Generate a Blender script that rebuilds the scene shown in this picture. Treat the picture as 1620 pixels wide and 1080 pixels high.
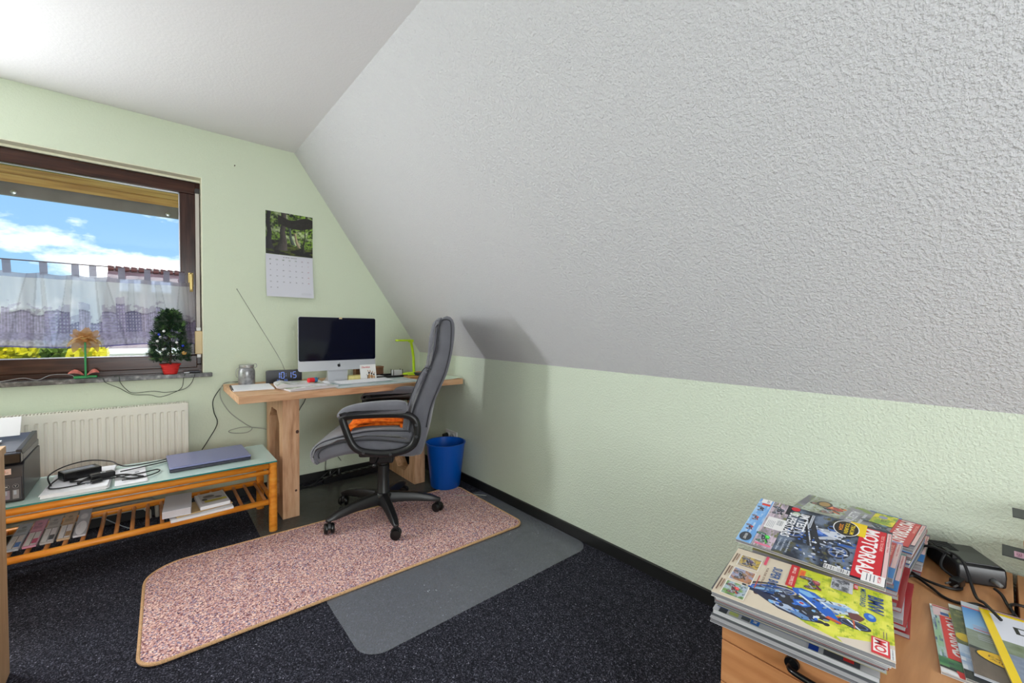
import bpy, bmesh, math, random
import numpy as np
from mathutils import Vector, Matrix
random.seed(7); rng = np.random.RandomState(7)
scene = bpy.context.scene
for o in list(bpy.data.objects): bpy.data.objects.remove(o)
COL = scene.collection
R = math.radians

# ---------------------------------------------------------------- camera
def make_camera():
    yaw, pitch, roll = R(40.64), R(-1.7704), R(0.6924)
    f = Vector((math.sin(yaw)*math.cos(pitch), math.cos(yaw)*math.cos(pitch), math.sin(pitch)))
    r = Vector((math.cos(yaw), -math.sin(yaw), 0)); u = r.cross(f)
    r2 = r*math.cos(roll)+u*math.sin(roll); u2 = u*math.cos(roll)-r*math.sin(roll)
    cd = bpy.data.cameras.new('camera'); cam = bpy.data.objects.new('camera', cd); COL.objects.link(cam)
    cd.sensor_width = 36; cd.lens = 662.78/1620*36; cd.clip_start = 0.02; cd.clip_end = 300
    m = Matrix((r2, u2, -f)).transposed().to_4x4(); m.translation = (0, 0, 1.17)
    cam.matrix_world = m; scene.camera = cam
make_camera()
vs = scene.view_settings
vs.view_transform = 'Standard'; vs.look = 'None'; vs.gamma = 1; vs.use_curve_mapping = False
vs.exposure = 0.17
scene.display_settings.display_device = 'sRGB'
scene.cycles.max_bounces = 10; scene.cycles.diffuse_bounces = 6; scene.cycles.transparent_max_bounces = 16
scene.cycles.sample_clamp_indirect = 6

# ---------------------------------------------------------------- world: blue sky with clouds
SKY = 1.0
def make_world():
    w = bpy.data.worlds.new('sky'); scene.world = w; w.use_nodes = True
    nt = w.node_tree; N = nt.nodes; N.clear(); L = nt.links
    out = N.new('ShaderNodeOutputWorld'); bg = N.new('ShaderNodeBackground'); bg.inputs[1].default_value = SKY
    tc = N.new('ShaderNodeTexCoord'); mp = N.new('ShaderNodeMapping'); mp.inputs['Scale'].default_value = (3.0, 3.0, 6.5)
    mp.inputs['Location'].default_value = (1.15, 0.1, 0.25)
    no = N.new('ShaderNodeTexNoise'); no.inputs['Scale'].default_value = 1.25; no.inputs['Detail'].default_value = 9; no.inputs['Roughness'].default_value = 0.55
    rp = N.new('ShaderNodeValToRGB'); rp.color_ramp.elements[0].position = 0.49; rp.color_ramp.elements[1].position = 0.60
    sep = N.new('ShaderNodeSeparateXYZ'); g = N.new('ShaderNodeValToRGB')
    g.color_ramp.elements[0].position = 0.0; g.color_ramp.elements[0].color = (0.42, 0.72, 1.0, 1)
    g.color_ramp.elements[1].position = 0.5; g.color_ramp.elements[1].color = (0.16, 0.42, 0.90, 1)
    mx = N.new('ShaderNodeMix'); mx.data_type = 'RGBA'
    mx.inputs[7].default_value = (2.2, 2.2, 2.25, 1)
    L.new(tc.outputs['Generated'], mp.inputs[0]); L.new(mp.outputs[0], no.inputs['Vector']); L.new(no.outputs['Fac'], rp.inputs[0])
    L.new(tc.outputs['Generated'], sep.inputs[0]); L.new(sep.outputs['Z'], g.inputs[0])
    L.new(rp.outputs[0], mx.inputs[0]); L.new(g.outputs[0], mx.inputs[6]); L.new(mx.outputs[2], bg.inputs[0]); L.new(bg.outputs[0], out.inputs[0])
make_world()

def light(name, kind, loc, energy, color=(1, 1, 1), rot=(0, 0, 0), size=None, size_y=None, **k):
    d = bpy.data.lights.new(name, kind); d.energy = energy; d.color = color
    if kind == 'AREA':
        d.shape = 'RECTANGLE'; d.size = size; d.size_y = size_y or size
    for a, b in k.items(): setattr(d, a, b)
    o = bpy.data.objects.new(name, d); COL.objects.link(o); o.location = loc; o.rotation_euler = rot
    return o
# sun behind the house: lights the garden and the neighbour's roof
light('sun', 'SUN', (0, -5, 10), 2.6, (1.0, 0.96, 0.9), (R(42), 0, R(18)), angle=R(1.0))
# daylight falling in through the left casement (beyond the frame)
light('window_daylight', 'AREA', (-1.42, 3.385, 1.52), 78, (0.945, 0.97, 1.0), (R(-90), 0, 0), 0.62, 1.0)
# unseen area light added behind the viewpoint to fill the room
YBW = -2.3
light('rear_fill_light', 'AREA', (0.10, YBW+0.02, 1.20), 70, (0.945, 0.97, 1.0), (R(90), 0, 0), 1.3, 1.5)

# ---------------------------------------------------------------- materials
MATS = {}
def mat(name, color=(0.5, 0.5, 0.5), rough=0.5, metal=0.0, spec=0.5, noise=None, bump=None, alpha=1.0, trans=0.0, emit=None, coat=0, sheen=0):
    """noise=(scale, amount, detail) varies the value; bump=(scale, strength, distance)"""
    if name in MATS: return MATS[name]
    m = bpy.data.materials.new(name); m.use_nodes = True; MATS[name] = m
    nt = m.node_tree; N = nt.nodes; L = nt.links; p = N['Principled BSDF']
    p.inputs['Base Color'].default_value = (*color, 1); p.inputs['Roughness'].default_value = rough
    p.inputs['Metallic'].default_value = metal; p.inputs['Specular IOR Level'].default_value = spec
    p.inputs['Alpha'].default_value = alpha; p.inputs['Transmission Weight'].default_value = trans
    p.inputs['Coat Weight'].default_value = coat
    if sheen: p.inputs['Sheen Weight'].default_value = sheen; p.inputs['Sheen Roughness'].default_value = 0.5
    if emit: p.inputs['Emission Color'].default_value = (*emit[0], 1); p.inputs['Emission Strength'].default_value = emit[1]
    if noise or bump: tc = N.new('ShaderNodeTexCoord')
    if noise:
        n = N.new('ShaderNodeTexNoise'); n.inputs['Scale'].default_value = noise[0]; n.inputs['Detail'].default_value = noise[2] if len(noise) > 2 else 3
        r = N.new('ShaderNodeValToRGB'); a = noise[1]
        r.color_ramp.elements[0].position = 0.3; r.color_ramp.elements[0].color = (*[c*(1-a) for c in color], 1)
        r.color_ramp.elements[1].position = 0.7; r.color_ramp.elements[1].color = (*[min(1, c*(1+a)) for c in color], 1)
        L.new(tc.outputs['Object'], n.inputs['Vector']); L.new(n.outputs['Fac'], r.inputs[0]); L.new(r.outputs[0], p.inputs['Base Color'])
    if bump:
        n = N.new('ShaderNodeTexNoise'); n.inputs['Scale'].default_value = bump[0]; n.inputs['Detail'].default_value = 4
        b = N.new('ShaderNodeBump'); b.inputs['Strength'].default_value = bump[1]; b.inputs['Distance'].default_value = bump[2]
        L.new(tc.outputs['Object'], n.inputs['Vector']); L.new(n.outputs['Fac'], b.inputs['Height']); L.new(b.outputs[0], p.inputs['Normal'])
    return m

def plaster(name, color, strength=0.5, scale=70, dist=0.004):
    m = mat(name, color, 0.9, spec=0.2); nt = m.node_tree; N = nt.nodes; L = nt.links; p = N['Principled BSDF']
    tc = N.new('ShaderNodeTexCoord')
    n1 = N.new('ShaderNodeTexNoise'); n1.inputs['Scale'].default_value = scale; n1.inputs['Detail'].default_value = 2.5; n1.inputs['Roughness'].default_value = 0.6
    r = N.new('ShaderNodeValToRGB'); r.color_ramp.elements[0].position = 0.38; r.color_ramp.elements[1].position = 0.74
    n2 = N.new('ShaderNodeTexNoise'); n2.inputs['Scale'].default_value = scale*2.2; n2.inputs['Detail'].default_value = 2
    ad = N.new('ShaderNodeMath'); ad.operation = 'MULTIPLY_ADD'; ad.inputs[1].default_value = 0.35
    b = N.new('ShaderNodeBump'); b.inputs['Strength'].default_value = strength; b.inputs['Distance'].default_value = dist
    L.new(tc.outputs['Object'], n1.inputs[0]); L.new(tc.outputs['Object'], n2.inputs[0])
    L.new(n1.outputs['Fac'], r.inputs[0]); L.new(n2.outputs['Fac'], ad.inputs[0]); L.new(r.outputs[0], ad.inputs[2])
    L.new(ad.outputs[0], b.inputs['Height']); L.new(b.outputs[0], p.inputs['Normal'])
    return m

def ramp_mat(name, scale, stops, rough=0.9, detail=2, bump=0.0, spec=0.2, stretch=(1, 1, 1), wave=None, constant=False, white=False):
    m = mat(name, (0.5, 0.5, 0.5), rough, spec=spec); nt = m.node_tree; N = nt.nodes; L = nt.links; p = N['Principled BSDF']
    tc = N.new('ShaderNodeTexCoord'); mp = N.new('ShaderNodeMapping'); mp.inputs['Scale'].default_value = stretch
    if white: n = N.new('ShaderNodeTexVoronoi'); n.inputs['Scale'].default_value = scale; sc = 'Color'
    else: n = N.new('ShaderNodeTexNoise'); n.inputs['Scale'].default_value = scale; n.inputs['Detail'].default_value = detail; sc = 'Fac'
    r = N.new('ShaderNodeValToRGB'); cr = r.color_ramp
    if constant: cr.interpolation = 'CONSTANT'
    while len(cr.elements) < len(stops): cr.elements.new(0.5)
    for e, (po, c) in zip(cr.elements, stops): e.position = po; e.color = (*c, 1)
    L.new(tc.outputs['Object'], mp.inputs[0]); L.new(mp.outputs[0], n.inputs['Vector'])
    L.new(n.outputs[sc], r.inputs[0]); L.new(r.outputs[0], p.inputs['Base Color'])
    if bump:
        b = N.new('ShaderNodeBump'); b.inputs['Strength'].default_value = bump; b.inputs['Distance'].default_value = 0.003
        L.new(n.outputs[sc], b.inputs['Height']); L.new(b.outputs[0], p.inputs['Normal'])
    return m

def attr_mat(name, rough=0.35, spec=0.5, alpha=False, coat=0.0):
    """colour comes from the printed picture stored on the mesh"""
    m = mat(name, (1, 1, 1), rough, spec=spec, coat=coat); nt = m.node_tree; N = nt.nodes; L = nt.links; p = N['Principled BSDF']
    a = N.new('ShaderNodeAttribute'); a.attribute_name = 'Print'
    L.new(a.outputs['Color'], p.inputs['Base Color'])
    return m

def srgb(r, g, b):
    f = lambda c: (c/255/12.92 if c/255 <= 0.04045 else ((c/255+0.055)/1.055)**2.4)
    return (f(r), f(g), f(b))
S = srgb

# ---------------------------------------------------------------- object helpers
def obj(name, bm, m, parent=None, smooth=False, bevel=0.0, sub=0, autos=None):
    me = bpy.data.meshes.new(name); bm.normal_update(); bm.to_mesh(me); bm.free()
    for mm in (m if isinstance(m, (list, tuple)) else [m]): me.materials.append(mm)
    o = bpy.data.objects.new(name, me); COL.objects.link(o)
    if parent is not None: o.parent = parent
    if smooth or bevel:
        for p in me.polygons: p.use_smooth = True
    if bevel:
        b = o.modifiers.new('bevel', 'BEVEL'); b.width = bevel; b.segments = 2; b.limit_method = 'ANGLE'; b.angle_limit = R(40); b.harden_normals = True
    elif smooth is True and autos:
        e = o.modifiers.new('edges', 'EDGE_SPLIT'); e.split_angle = R(autos)
    if sub:
        s = o.modifiers.new('sub', 'SUBSURF'); s.levels = sub; s.render_levels = sub
    return o
def thing(name, label, cat, loc=(0, 0, 0), rotz=0.0, group=None):
    o = bpy.data.objects.new(name, None); COL.objects.link(o); o.empty_display_size = 0.05
    o.location = loc; o.rotation_euler = (0, 0, rotz); o['label'] = label; o['category'] = cat
    if group: o['group'] = group
    return o
def tag(o, label, cat, group=None):
    o['label'] = label; o['category'] = cat
    if group: o['group'] = group
    return o
def struct(o):
    o['kind'] = 'structure'; return o
def BM(): return bmesh.new()
def box(bm, x0, x1, y0, y1, z0, z1, M=None, mi=0):
    vs_ = [bm.verts.new(p) for p in ((x0, y0, z0), (x1, y0, z0), (x1, y1, z0), (x0, y1, z0), (x0, y0, z1), (x1, y0, z1), (x1, y1, z1), (x0, y1, z1))]
    for f in ((3, 2, 1, 0), (4, 5, 6, 7), (0, 1, 5, 4), (1, 2, 6, 5), (2, 3, 7, 6), (3, 0, 4, 7)):
        fc = bm.faces.new([vs_[i] for i in f]); fc.material_index = mi
    if M is not None: bmesh.ops.transform(bm, matrix=M, verts=vs_)
    return vs_
def prism(bm, pts, a0, a1, axis='z', mi=0):
    """2D polygon extruded along an axis; pts are (x,y) for z, (y,z) for x, (x,z) for y"""
    def P(p, a): return {'z': (p[0], p[1], a), 'x': (a, p[0], p[1]), 'y': (p[0], a, p[1])}[axis]
    A = [bm.verts.new(P(p, a0)) for p in pts]; B = [bm.verts.new(P(p, a1)) for p in pts]; n = len(pts)
    fs = [bm.faces.new(A[::-1]), bm.faces.new(B)]
    for i in range(n): fs.append(bm.faces.new((A[i], A[(i+1) % n], B[(i+1) % n], B[i])))
    for f in fs: f.material_index = mi
    bmesh.ops.recalc_face_normals(bm, faces=fs)
    return A+B
def smooth_path(pts, k=6, closed=False):
    P = [Vector(p) for p in pts]; n = len(P); out = []
    rngi = range(n if closed else n-1)
    for i in rngi:
        p0 = P[(i-1) % n] if closed or i > 0 else P[i]; p1 = P[i]; p2 = P[(i+1) % n]; p3 = P[(i+2) % n] if closed or i+2 < n else P[(i+1) % n]
        for j in range(k):
            t = j/k
            out.append(0.5*((2*p1)+(-p0+p2)*t+(2*p0-5*p1+4*p2-p3)*t*t+(-p0+3*p1-3*p2+p3)*t**3))
    if not closed: out.append(P[-1])
    return out
def tube(bm, pts, r, n=8, closed=False, smooth=0, flat=None, up=None):
    """r number or list; flat=(a,b) gives an elliptical section with b along `up`"""
    P = smooth_path(pts, smooth, closed) if smooth else [Vector(p) for p in pts]
    m = len(P); rings = []
    nrm = None
    for i, p in enumerate(P):
        t = ((P[(i+1) % m] if (closed or i < m-1) else p) - (P[(i-1) % m] if (closed or i > 0) else p)).normalized()
        if up is not None: nrm = (Vector(up) - t*t.dot(Vector(up))).normalized()
        elif nrm is None:
            a = Vector((0, 0, 1)) if abs(t.z) < 0.9 else Vector((1, 0, 0)); nrm = (a - t*t.dot(a)).normalized()
        else: nrm = (nrm - t*t.dot(nrm)).normalized()
        b = t.cross(nrm); rr = r[min(i*len(r)//m, len(r)-1)] if isinstance(r, (list, tuple)) else r
        ra, rb = (flat if flat else (rr, rr))
        rings.append([bm.verts.new(p + b*math.cos(2*math.pi*k/n)*ra + nrm*math.sin(2*math.pi*k/n)*rb) for k in range(n)])
    for i in range(m if closed else m-1):
        A, B = rings[i], rings[(i+1) % m]
        for k in range(n): bm.faces.new((A[k], A[(k+1) % n], B[(k+1) % n], B[k]))
    if not closed:
        bm.faces.new(rings[0][::-1]); bm.faces.new(rings[-1])
    return rings
def lathe(bm, prof, n=24, c=(0, 0, 0), mi=0, M=None):
    rings = []; vs_ = []
    for r, z in prof:
        ring = [bm.verts.new((c[0]+r*math.cos(2*math.pi*k/n), c[1]+r*math.sin(2*math.pi*k/n), c[2]+z)) for k in range(n)]
        rings.append(ring); vs_ += ring
    for A, B in zip(rings, rings[1:]):
        for k in range(n): f = bm.faces.new((A[k], A[(k+1) % n], B[(k+1) % n], B[k])); f.material_index = mi
    if prof[0][0] > 1e-4: f = bm.faces.new(rings[0][::-1]); f.material_index = mi
    if prof[-1][0] > 1e-4: f = bm.faces.new(rings[-1]); f.material_index = mi
    if M is not None: bmesh.ops.transform(bm, matrix=M, verts=vs_)
    return vs_
def cyl(bm, p0, p1, r0, r1=None, n=16):
    r1 = r0 if r1 is None else r1; p0, p1 = Vector(p0), Vector(p1); t = (p1-p0).normalized()
    a = Vector((0, 0, 1)) if abs(t.z) < 0.9 else Vector((1, 0, 0)); u = (a-t*t.dot(a)).normalized(); v = t.cross(u)
    A = [bm.verts.new(p0+(u*math.cos(2*math.pi*k/n)+v*math.sin(2*math.pi*k/n))*r0) for k in range(n)]
    B = [bm.verts.new(p1+(u*math.cos(2*math.pi*k/n)+v*math.sin(2*math.pi*k/n))*r1) for k in range(n)]
    fs = [bm.faces.new(A[::-1]), bm.faces.new(B)] + [bm.faces.new((A[k], A[(k+1) % n], B[(k+1) % n], B[k])) for k in range(n)]
    bmesh.ops.recalc_face_normals(bm, faces=fs)
def ball(bm, c, r, sx=1, sy=1, sz=1, u=12, v=8):
    d = bmesh.ops.create_uvsphere(bm, u_segments=u, v_segments=v, radius=r)
    bmesh.ops.transform(bm, matrix=Matrix.Translation(c) @ Matrix.Diagonal((sx, sy, sz, 1)), verts=d['verts'])
def resample(pts, n, closed=True):
    P = smooth_path([(p[0], p[1], 0) for p in pts], 8, closed); Ls = [0]
    Q = P+[P[0]] if closed else P
    for a, b in zip(Q, Q[1:]): Ls.append(Ls[-1]+(b-a).length)
    out = []; j = 0
    for k in range(n):
        d = Ls[-1]*k/(n if closed else n-1)
        while j < len(Q)-2 and Ls[j+1] < d: j += 1
        t = (d-Ls[j])/max(1e-9, Ls[j+1]-Ls[j]); q = Q[j].lerp(Q[j+1], min(1, t)); out.append((q.x, q.y))
    return out
def pillow(bm, prof, half, r, n=56, l0=0.0, steps=6, crown=0.0, taper=None):
    """side profile (f,z) swept along the lateral axis (y) with rounded side edges"""
    P = resample(prof, n); area = sum(P[i][0]*P[(i+1) % n][1]-P[(i+1) % n][0]*P[i][1] for i in range(n)); sg = 1 if area > 0 else -1
    Nn = []
    for i in range(n):
        ax, ay = P[i-1]; bx, by = P[(i+1) % n]; tx, ty = bx-ax, by-ay; l = math.hypot(tx, ty) or 1; Nn.append((ty/l*sg, -tx/l*sg))
    ls = []
    for k in range(steps+1):
        a = math.pi/2*k/steps; ls.append((-half + r*(1-math.sin(a)), r*(1-math.cos(math.pi/2-a)) if False else r*(1-math.sin(math.pi/2-a)) ))
    seq = [(-half + r*(1-math.cos(math.pi/2*k/steps)), r*(1-math.sin(math.pi/2*k/steps))) for k in range(steps+1)]
    mid = [(-half+r + (2*half-2*r)*k/8, 0) for k in range(1, 8)]
    seq = seq + mid + [(-a, b) for a, b in reversed(seq)]
    rings = []
    for l, ins in seq:
        cr = crown*(1-(l/half)**2)
        rings.append([bm.verts.new((p[0]-q[0]*(ins-cr), l0+l, p[1]-q[1]*(ins-cr))) for p, q in zip(P, Nn)])
    fs = []
    for A, B in zip(rings, rings[1:]):
        for k in range(n): fs.append(bm.faces.new((A[k], A[(k+1) % n], B[(k+1) % n], B[k])))
    fs.append(bm.faces.new(rings[0])); fs.append(bm.faces.new(rings[-1][::-1]))
    bmesh.ops.recalc_face_normals(bm, faces=fs)
def copy_thing(root):
    r = root.copy(); COL.objects.link(r)
    for ch in list(root.children):
        c = ch.copy(); COL.objects.link(c); c.parent = r
        for g in list(ch.children):
            d = g.copy(); COL.objects.link(d); d.parent = c
    return r

# ---------------------------------------------------------------- printed pictures: flat coloured shapes merged into one mesh
GLYPHS = {}
def glyph_mesh(text, bold):
    k = (text, bold)
    if k in GLYPHS: return GLYPHS[k]
    cu = bpy.data.curves.new('txt', 'FONT'); cu.body = text; cu.size = 1.0; cu.resolution_u = 2
    if bold: cu.offset = 0.018*bold
    ob = bpy.data.objects.new('txt', cu); me = bpy.data.meshes.new_from_object(ob)
    V = [(v.co.x, v.co.y) for v in me.vertices]; F = [tuple(p.vertices) for p in me.polygons]
    bpy.data.objects.remove(ob); bpy.data.curves.remove(cu); bpy.data.meshes.remove(me)
    if V:
        x0 = min(v[0] for v in V); x1 = max(v[0] for v in V); y0 = min(v[1] for v in V); y1 = max(v[1] for v in V)
    else: x0 = x1 = y0 = y1 = 0
    GLYPHS[k] = (V, F, (x0, x1, y0, y1)); return GLYPHS[k]
class Art:
    def __init__(s, step=0.00012): s.V = []; s.F = []; s.C = []; s.z = 0.0; s.step = step; s.M = None
    def up(s): s.z += s.step
    def poly(s, pts, col):
        i = len(s.V); s.V += [(p[0], p[1], s.z) for p in pts]; s.F.append(tuple(range(i, i+len(pts)))); s.C.append(col); s.up()
    def rect(s, x0, y0, x1, y1, col): s.poly([(x0, y0), (x1, y0), (x1, y1), (x0, y1)], col)
    def ell(s, cx, cy, rx, ry, col, n=28, rot=0.0):
        c, d = math.cos(rot), math.sin(rot)
        s.poly([(cx+rx*math.cos(t)*c-ry*math.sin(t)*d, cy+rx*math.cos(t)*d+ry*math.sin(t)*c) for t in [2*math.pi*k/n for k in range(n)]], col)
    def line(s, a, b, w, col):
        dx, dy = b[0]-a[0], b[1]-a[1]; l = math.hypot(dx, dy) or 1; nx, ny = -dy/l*w/2, dx/l*w/2
        s.poly([(a[0]-nx, a[1]-ny), (b[0]-nx, b[1]-ny), (b[0]+nx, b[1]+ny), (a[0]+nx, a[1]+ny)], col)
    def text(s, t, x, y, w, h, col, bold=1.0, slant=0.0, rot=0.0):
        V, F, (x0, x1, y0, y1) = glyph_mesh(t, bold)
        if not V: return
        sx, sy = w/max(1e-6, x1-x0), h/max(1e-6, y1-y0); i = len(s.V); c, d = math.cos(rot), math.sin(rot)
        for a, b in V:
            px, py = (a-x0)*sx + (b-y0)*sy*slant, (b-y0)*sy
            s.V.append((x+px*c-py*d, y+px*d+py*c, s.z))
        for f in F: s.F.append(tuple(i+k for k in f)); s.C.append(col)
        s.up()
    def photo(s, x0, y0, x1, y1, fn, nx, ny):
        """fn(U,V)->array(...,3) evaluated at cell centres"""
        U, W = np.meshgrid((np.arange(nx)+0.5)/nx, (np.arange(ny)+0.5)/ny); Cc = np.clip(fn(U, W), 0, 1); i = len(s.V)
        for b in range(ny+1):
            for a in range(nx+1): s.V.append((x0+(x1-x0)*a/nx, y0+(y1-y0)*b/ny, s.z))
        for b in range(ny):
            for a in range(nx):
                k = i+b*(nx+1)+a; s.F.append((k, k+1, k+nx+2, k+nx+1)); s.C.append(tuple(Cc[b, a]))
        s.up()
    def build(s, name, m, parent=None, M=None):
        me = bpy.data.meshes.new(name); V = s.V
        if M is not None: V = [tuple(M @ Vector(v)) for v in V]
        me.from_pydata(V, [], s.F); me.materials.append(m)
        ca = me.color_attributes.new('Print', 'FLOAT_COLOR', 'CORNER')
        arr = np.ones((len(me.loops), 4), dtype=np.float32); k = 0
        for p, c in zip(me.polygons, s.C):
            n = p.loop_total; arr[k:k+n, :3] = c; k += n
        ca.data.foreach_set('color', arr.ravel()); me.update()
        o = bpy.data.objects.new(name, me); COL.objects.link(o)
        if parent is not None: o.parent = parent
        return o
def vnoise(U, V, s, seed=0):
    """smooth value noise"""
    r = np.random.RandomState(seed); n = 64; g = r.rand(n, n)
    x = U*s; y = V*s; xi = np.floor(x).astype(int); yi = np.floor(y).astype(int); fx = x-xi; fy = y-yi
    fx = fx*fx*(3-2*fx); fy = fy*fy*(3-2*fy)
    a = g[yi % n, xi % n]; b = g[yi % n, (xi+1) % n]; c = g[(yi+1) % n, xi % n]; d = g[(yi+1) % n, (xi+1) % n]
    return (a*(1-fx)+b*fx)*(1-fy)+(c*(1-fx)+d*fx)*fy
def fbm(U, V, s, seed=0, o=4):
    t = 0; a = 0.5; n = 0
    for k in range(o): t = t+a*vnoise(U, V, s*2**k, seed+k); n += a; a *= 0.55
    return t/n
def mixc(a, b, t): t = t[..., None]; return np.array(a)*(1-t)+np.array(b)*t

PRINT = attr_mat('printed_glossy', 0.28, 0.5); PRINT_MATT = attr_mat('printed_matt', 0.6, 0.3)

# ================================================================ ROOM
XB, YA, ZJ, ZC, XC = 1.80, 3.357, 0.9525, 2.415, 0.79
XL, YB = -2.45, -2.3
green = plaster('green_rough_plaster', S(210, 219, 202), 0.6, 105, 0.0038)
green_fine = plaster('green_woodchip', S(216, 225, 204), 0.35, 85, 0.0025)
white_rough = plaster('white_rough_plaster', S(208, 207, 211), 0.75, 105, 0.0038)
white_fine = plaster('white_woodchip', S(230, 228, 231), 0.15, 85, 0.0025)
WIN = (-1.98, 0.249, 0.86, 2.11)   # opening x0,x1,z0,z1
def room():
    # gable wall with the window opening, 30 cm thick
    bm = BM(); y0, y1 = YA, YA+0.30; x0, x1, z0, z1 = WIN
    prism(bm, [(XL-0.1, -0.1), (x0, -0.1), (x0, 2.6), (XL-0.1, 2.6)], y0, y1, 'y')
    prism(bm, [(x0, -0.1), (x1, -0.1), (x1, z0), (x0, z0)], y0, y1, 'y')
    prism(bm, [(x0, z1), (x1, z1), (x1, 2.6), (x0, 2.6)], y0, y1, 'y')
    prism(bm, [(x1, -0.1), (XB+0.1, -0.1), (XB+0.1, ZJ+0.05), (XC+0.05, ZC+0.1), (XC, 2.6), (x1, 2.6)], y0, y1, 'y')
    struct(obj('wall_front', bm, green_fine))
    bm = BM(); box(bm, XB, XB+0.12, YB, YA, -0.1, ZJ); struct(obj('wall_right', bm, green))
    bm = BM(); box(bm, XL-0.12, XL, YB, YA, -0.1, 2.5); struct(obj('wall_left', bm, green_fine))
    bm = BM(); box(bm, XL-0.12, XB+0.12, YB-0.12, YB, -0.1, 2.5); struct(obj('wall_back', bm, green_fine))
    # sloping ceiling slab
    bm = BM(); d = Vector((XC-XB, 0, ZC-ZJ)).normalized(); nrm = Vector((d.z, 0, -d.x))*0.12
    prism(bm, [(XB, ZJ), (XC, ZC), (XC+nrm.x, ZC+nrm.z), (XB+nrm.x, ZJ+nrm.z)], YB, YA, 'y')
    struct(obj('ceiling_slope', bm, white_rough))
    bm = BM(); box(bm, XL-0.1, XC+0.15, YB, YA, ZC, ZC+0.12); struct(obj('ceiling', bm, white_fine))
    # carpet
    carpet = ramp_mat('charcoal_carpet', 290, [(0.0, S(28, 28, 34)), (0.40, S(42, 42, 50)), (0.62, S(62, 62, 72)), (0.80, S(92, 93, 106)), (0.93, S(146, 146, 160))], 0.95, white=True, constant=True, bump=0.5, spec=0.1)
    bm = BM(); box(bm, XL-0.1, XB+0.1, YB-0.1, YA+0.1, -0.1, 0.0); struct(obj('floor', bm, carpet))
    bb = mat('black_baseboard', (0.009, 0.009, 0.009), 0.45)
    bm = BM(); box(bm, XB-0.014, XB, YB, YA-0.014, 0, 0.062); struct(obj('baseboard_right', bm, bb, bevel=0.002))
    bm = BM(); box(bm, XL, XB-0.014, YA-0.014, YA, 0, 0.062); struct(obj('baseboard_front', bm, bb, bevel=0.002))
    # light plaster edge round the window reveal
    cream = mat('cream_reveal', S(246, 244, 224), 0.8, bump=(120, 0.15, 0.002))
    bm = BM(); x0, x1, z0, z1 = WIN
    box(bm, x0, x1, YA+0.002, YA+0.20, z1-0.004, z1); box(bm, x0, x1, YA+0.075, YA+0.20, z1-0.017, z1-0.004); box(bm, x1-0.004, x1, YA+0.002, YA+0.10, z0, z1-0.004); box(bm, x0, x0+0.004, YA+0.002, YA+0.10, z0, z1-0.004)
    struct(obj('trim_1', bm, cream))
room()

# ---------------------------------------------------------------- window
brown = ramp_mat('dark_brown_wood_foil', 6, [(0.25, S(40, 20, 14)), (0.5, S(62, 33, 22)), (0.8, S(84, 50, 36))], 0.22, 5, 0.05, 0.3, (1, 1, 14))
brownv = ramp_mat('dark_brown_wood_foil_upright', 6, [(0.25, S(38, 22, 18)), (0.5, S(58, 34, 28)), (0.8, S(78, 50, 42))], 0.22, 5, 0.05, 0.3, (14, 1, 1))
gold = mat('brass_gold', S(206, 180, 120), 0.3, 0.8)
alu = mat('aluminium_strip', S(200, 200, 206), 0.35, 0.8)
def glass_mat():
    m = bpy.data.materials.new('window_glass'); m.use_nodes = True; nt = m.node_tree; N = nt.nodes; N.clear(); L = nt.links
    o = N.new('ShaderNodeOutputMaterial'); t = N.new('ShaderNodeBsdfTransparent'); t.inputs[0].default_value = (0.97, 0.98, 0.98, 1)
    g = N.new('ShaderNodeBsdfGlossy'); g.inputs['Roughness'].default_value = 0.02; f = N.new('ShaderNodeFresnel'); f.inputs[0].default_value = 1.3
    mx = N.new('ShaderNodeMixShader'); L.new(f.outputs[0], mx.inputs[0]); L.new(t.outputs[0], mx.inputs[1]); L.new(g.outputs[0], mx.inputs[2]); L.new(mx.outputs[0], o.inputs[0])
    return m
GLASS = glass_mat()
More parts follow.
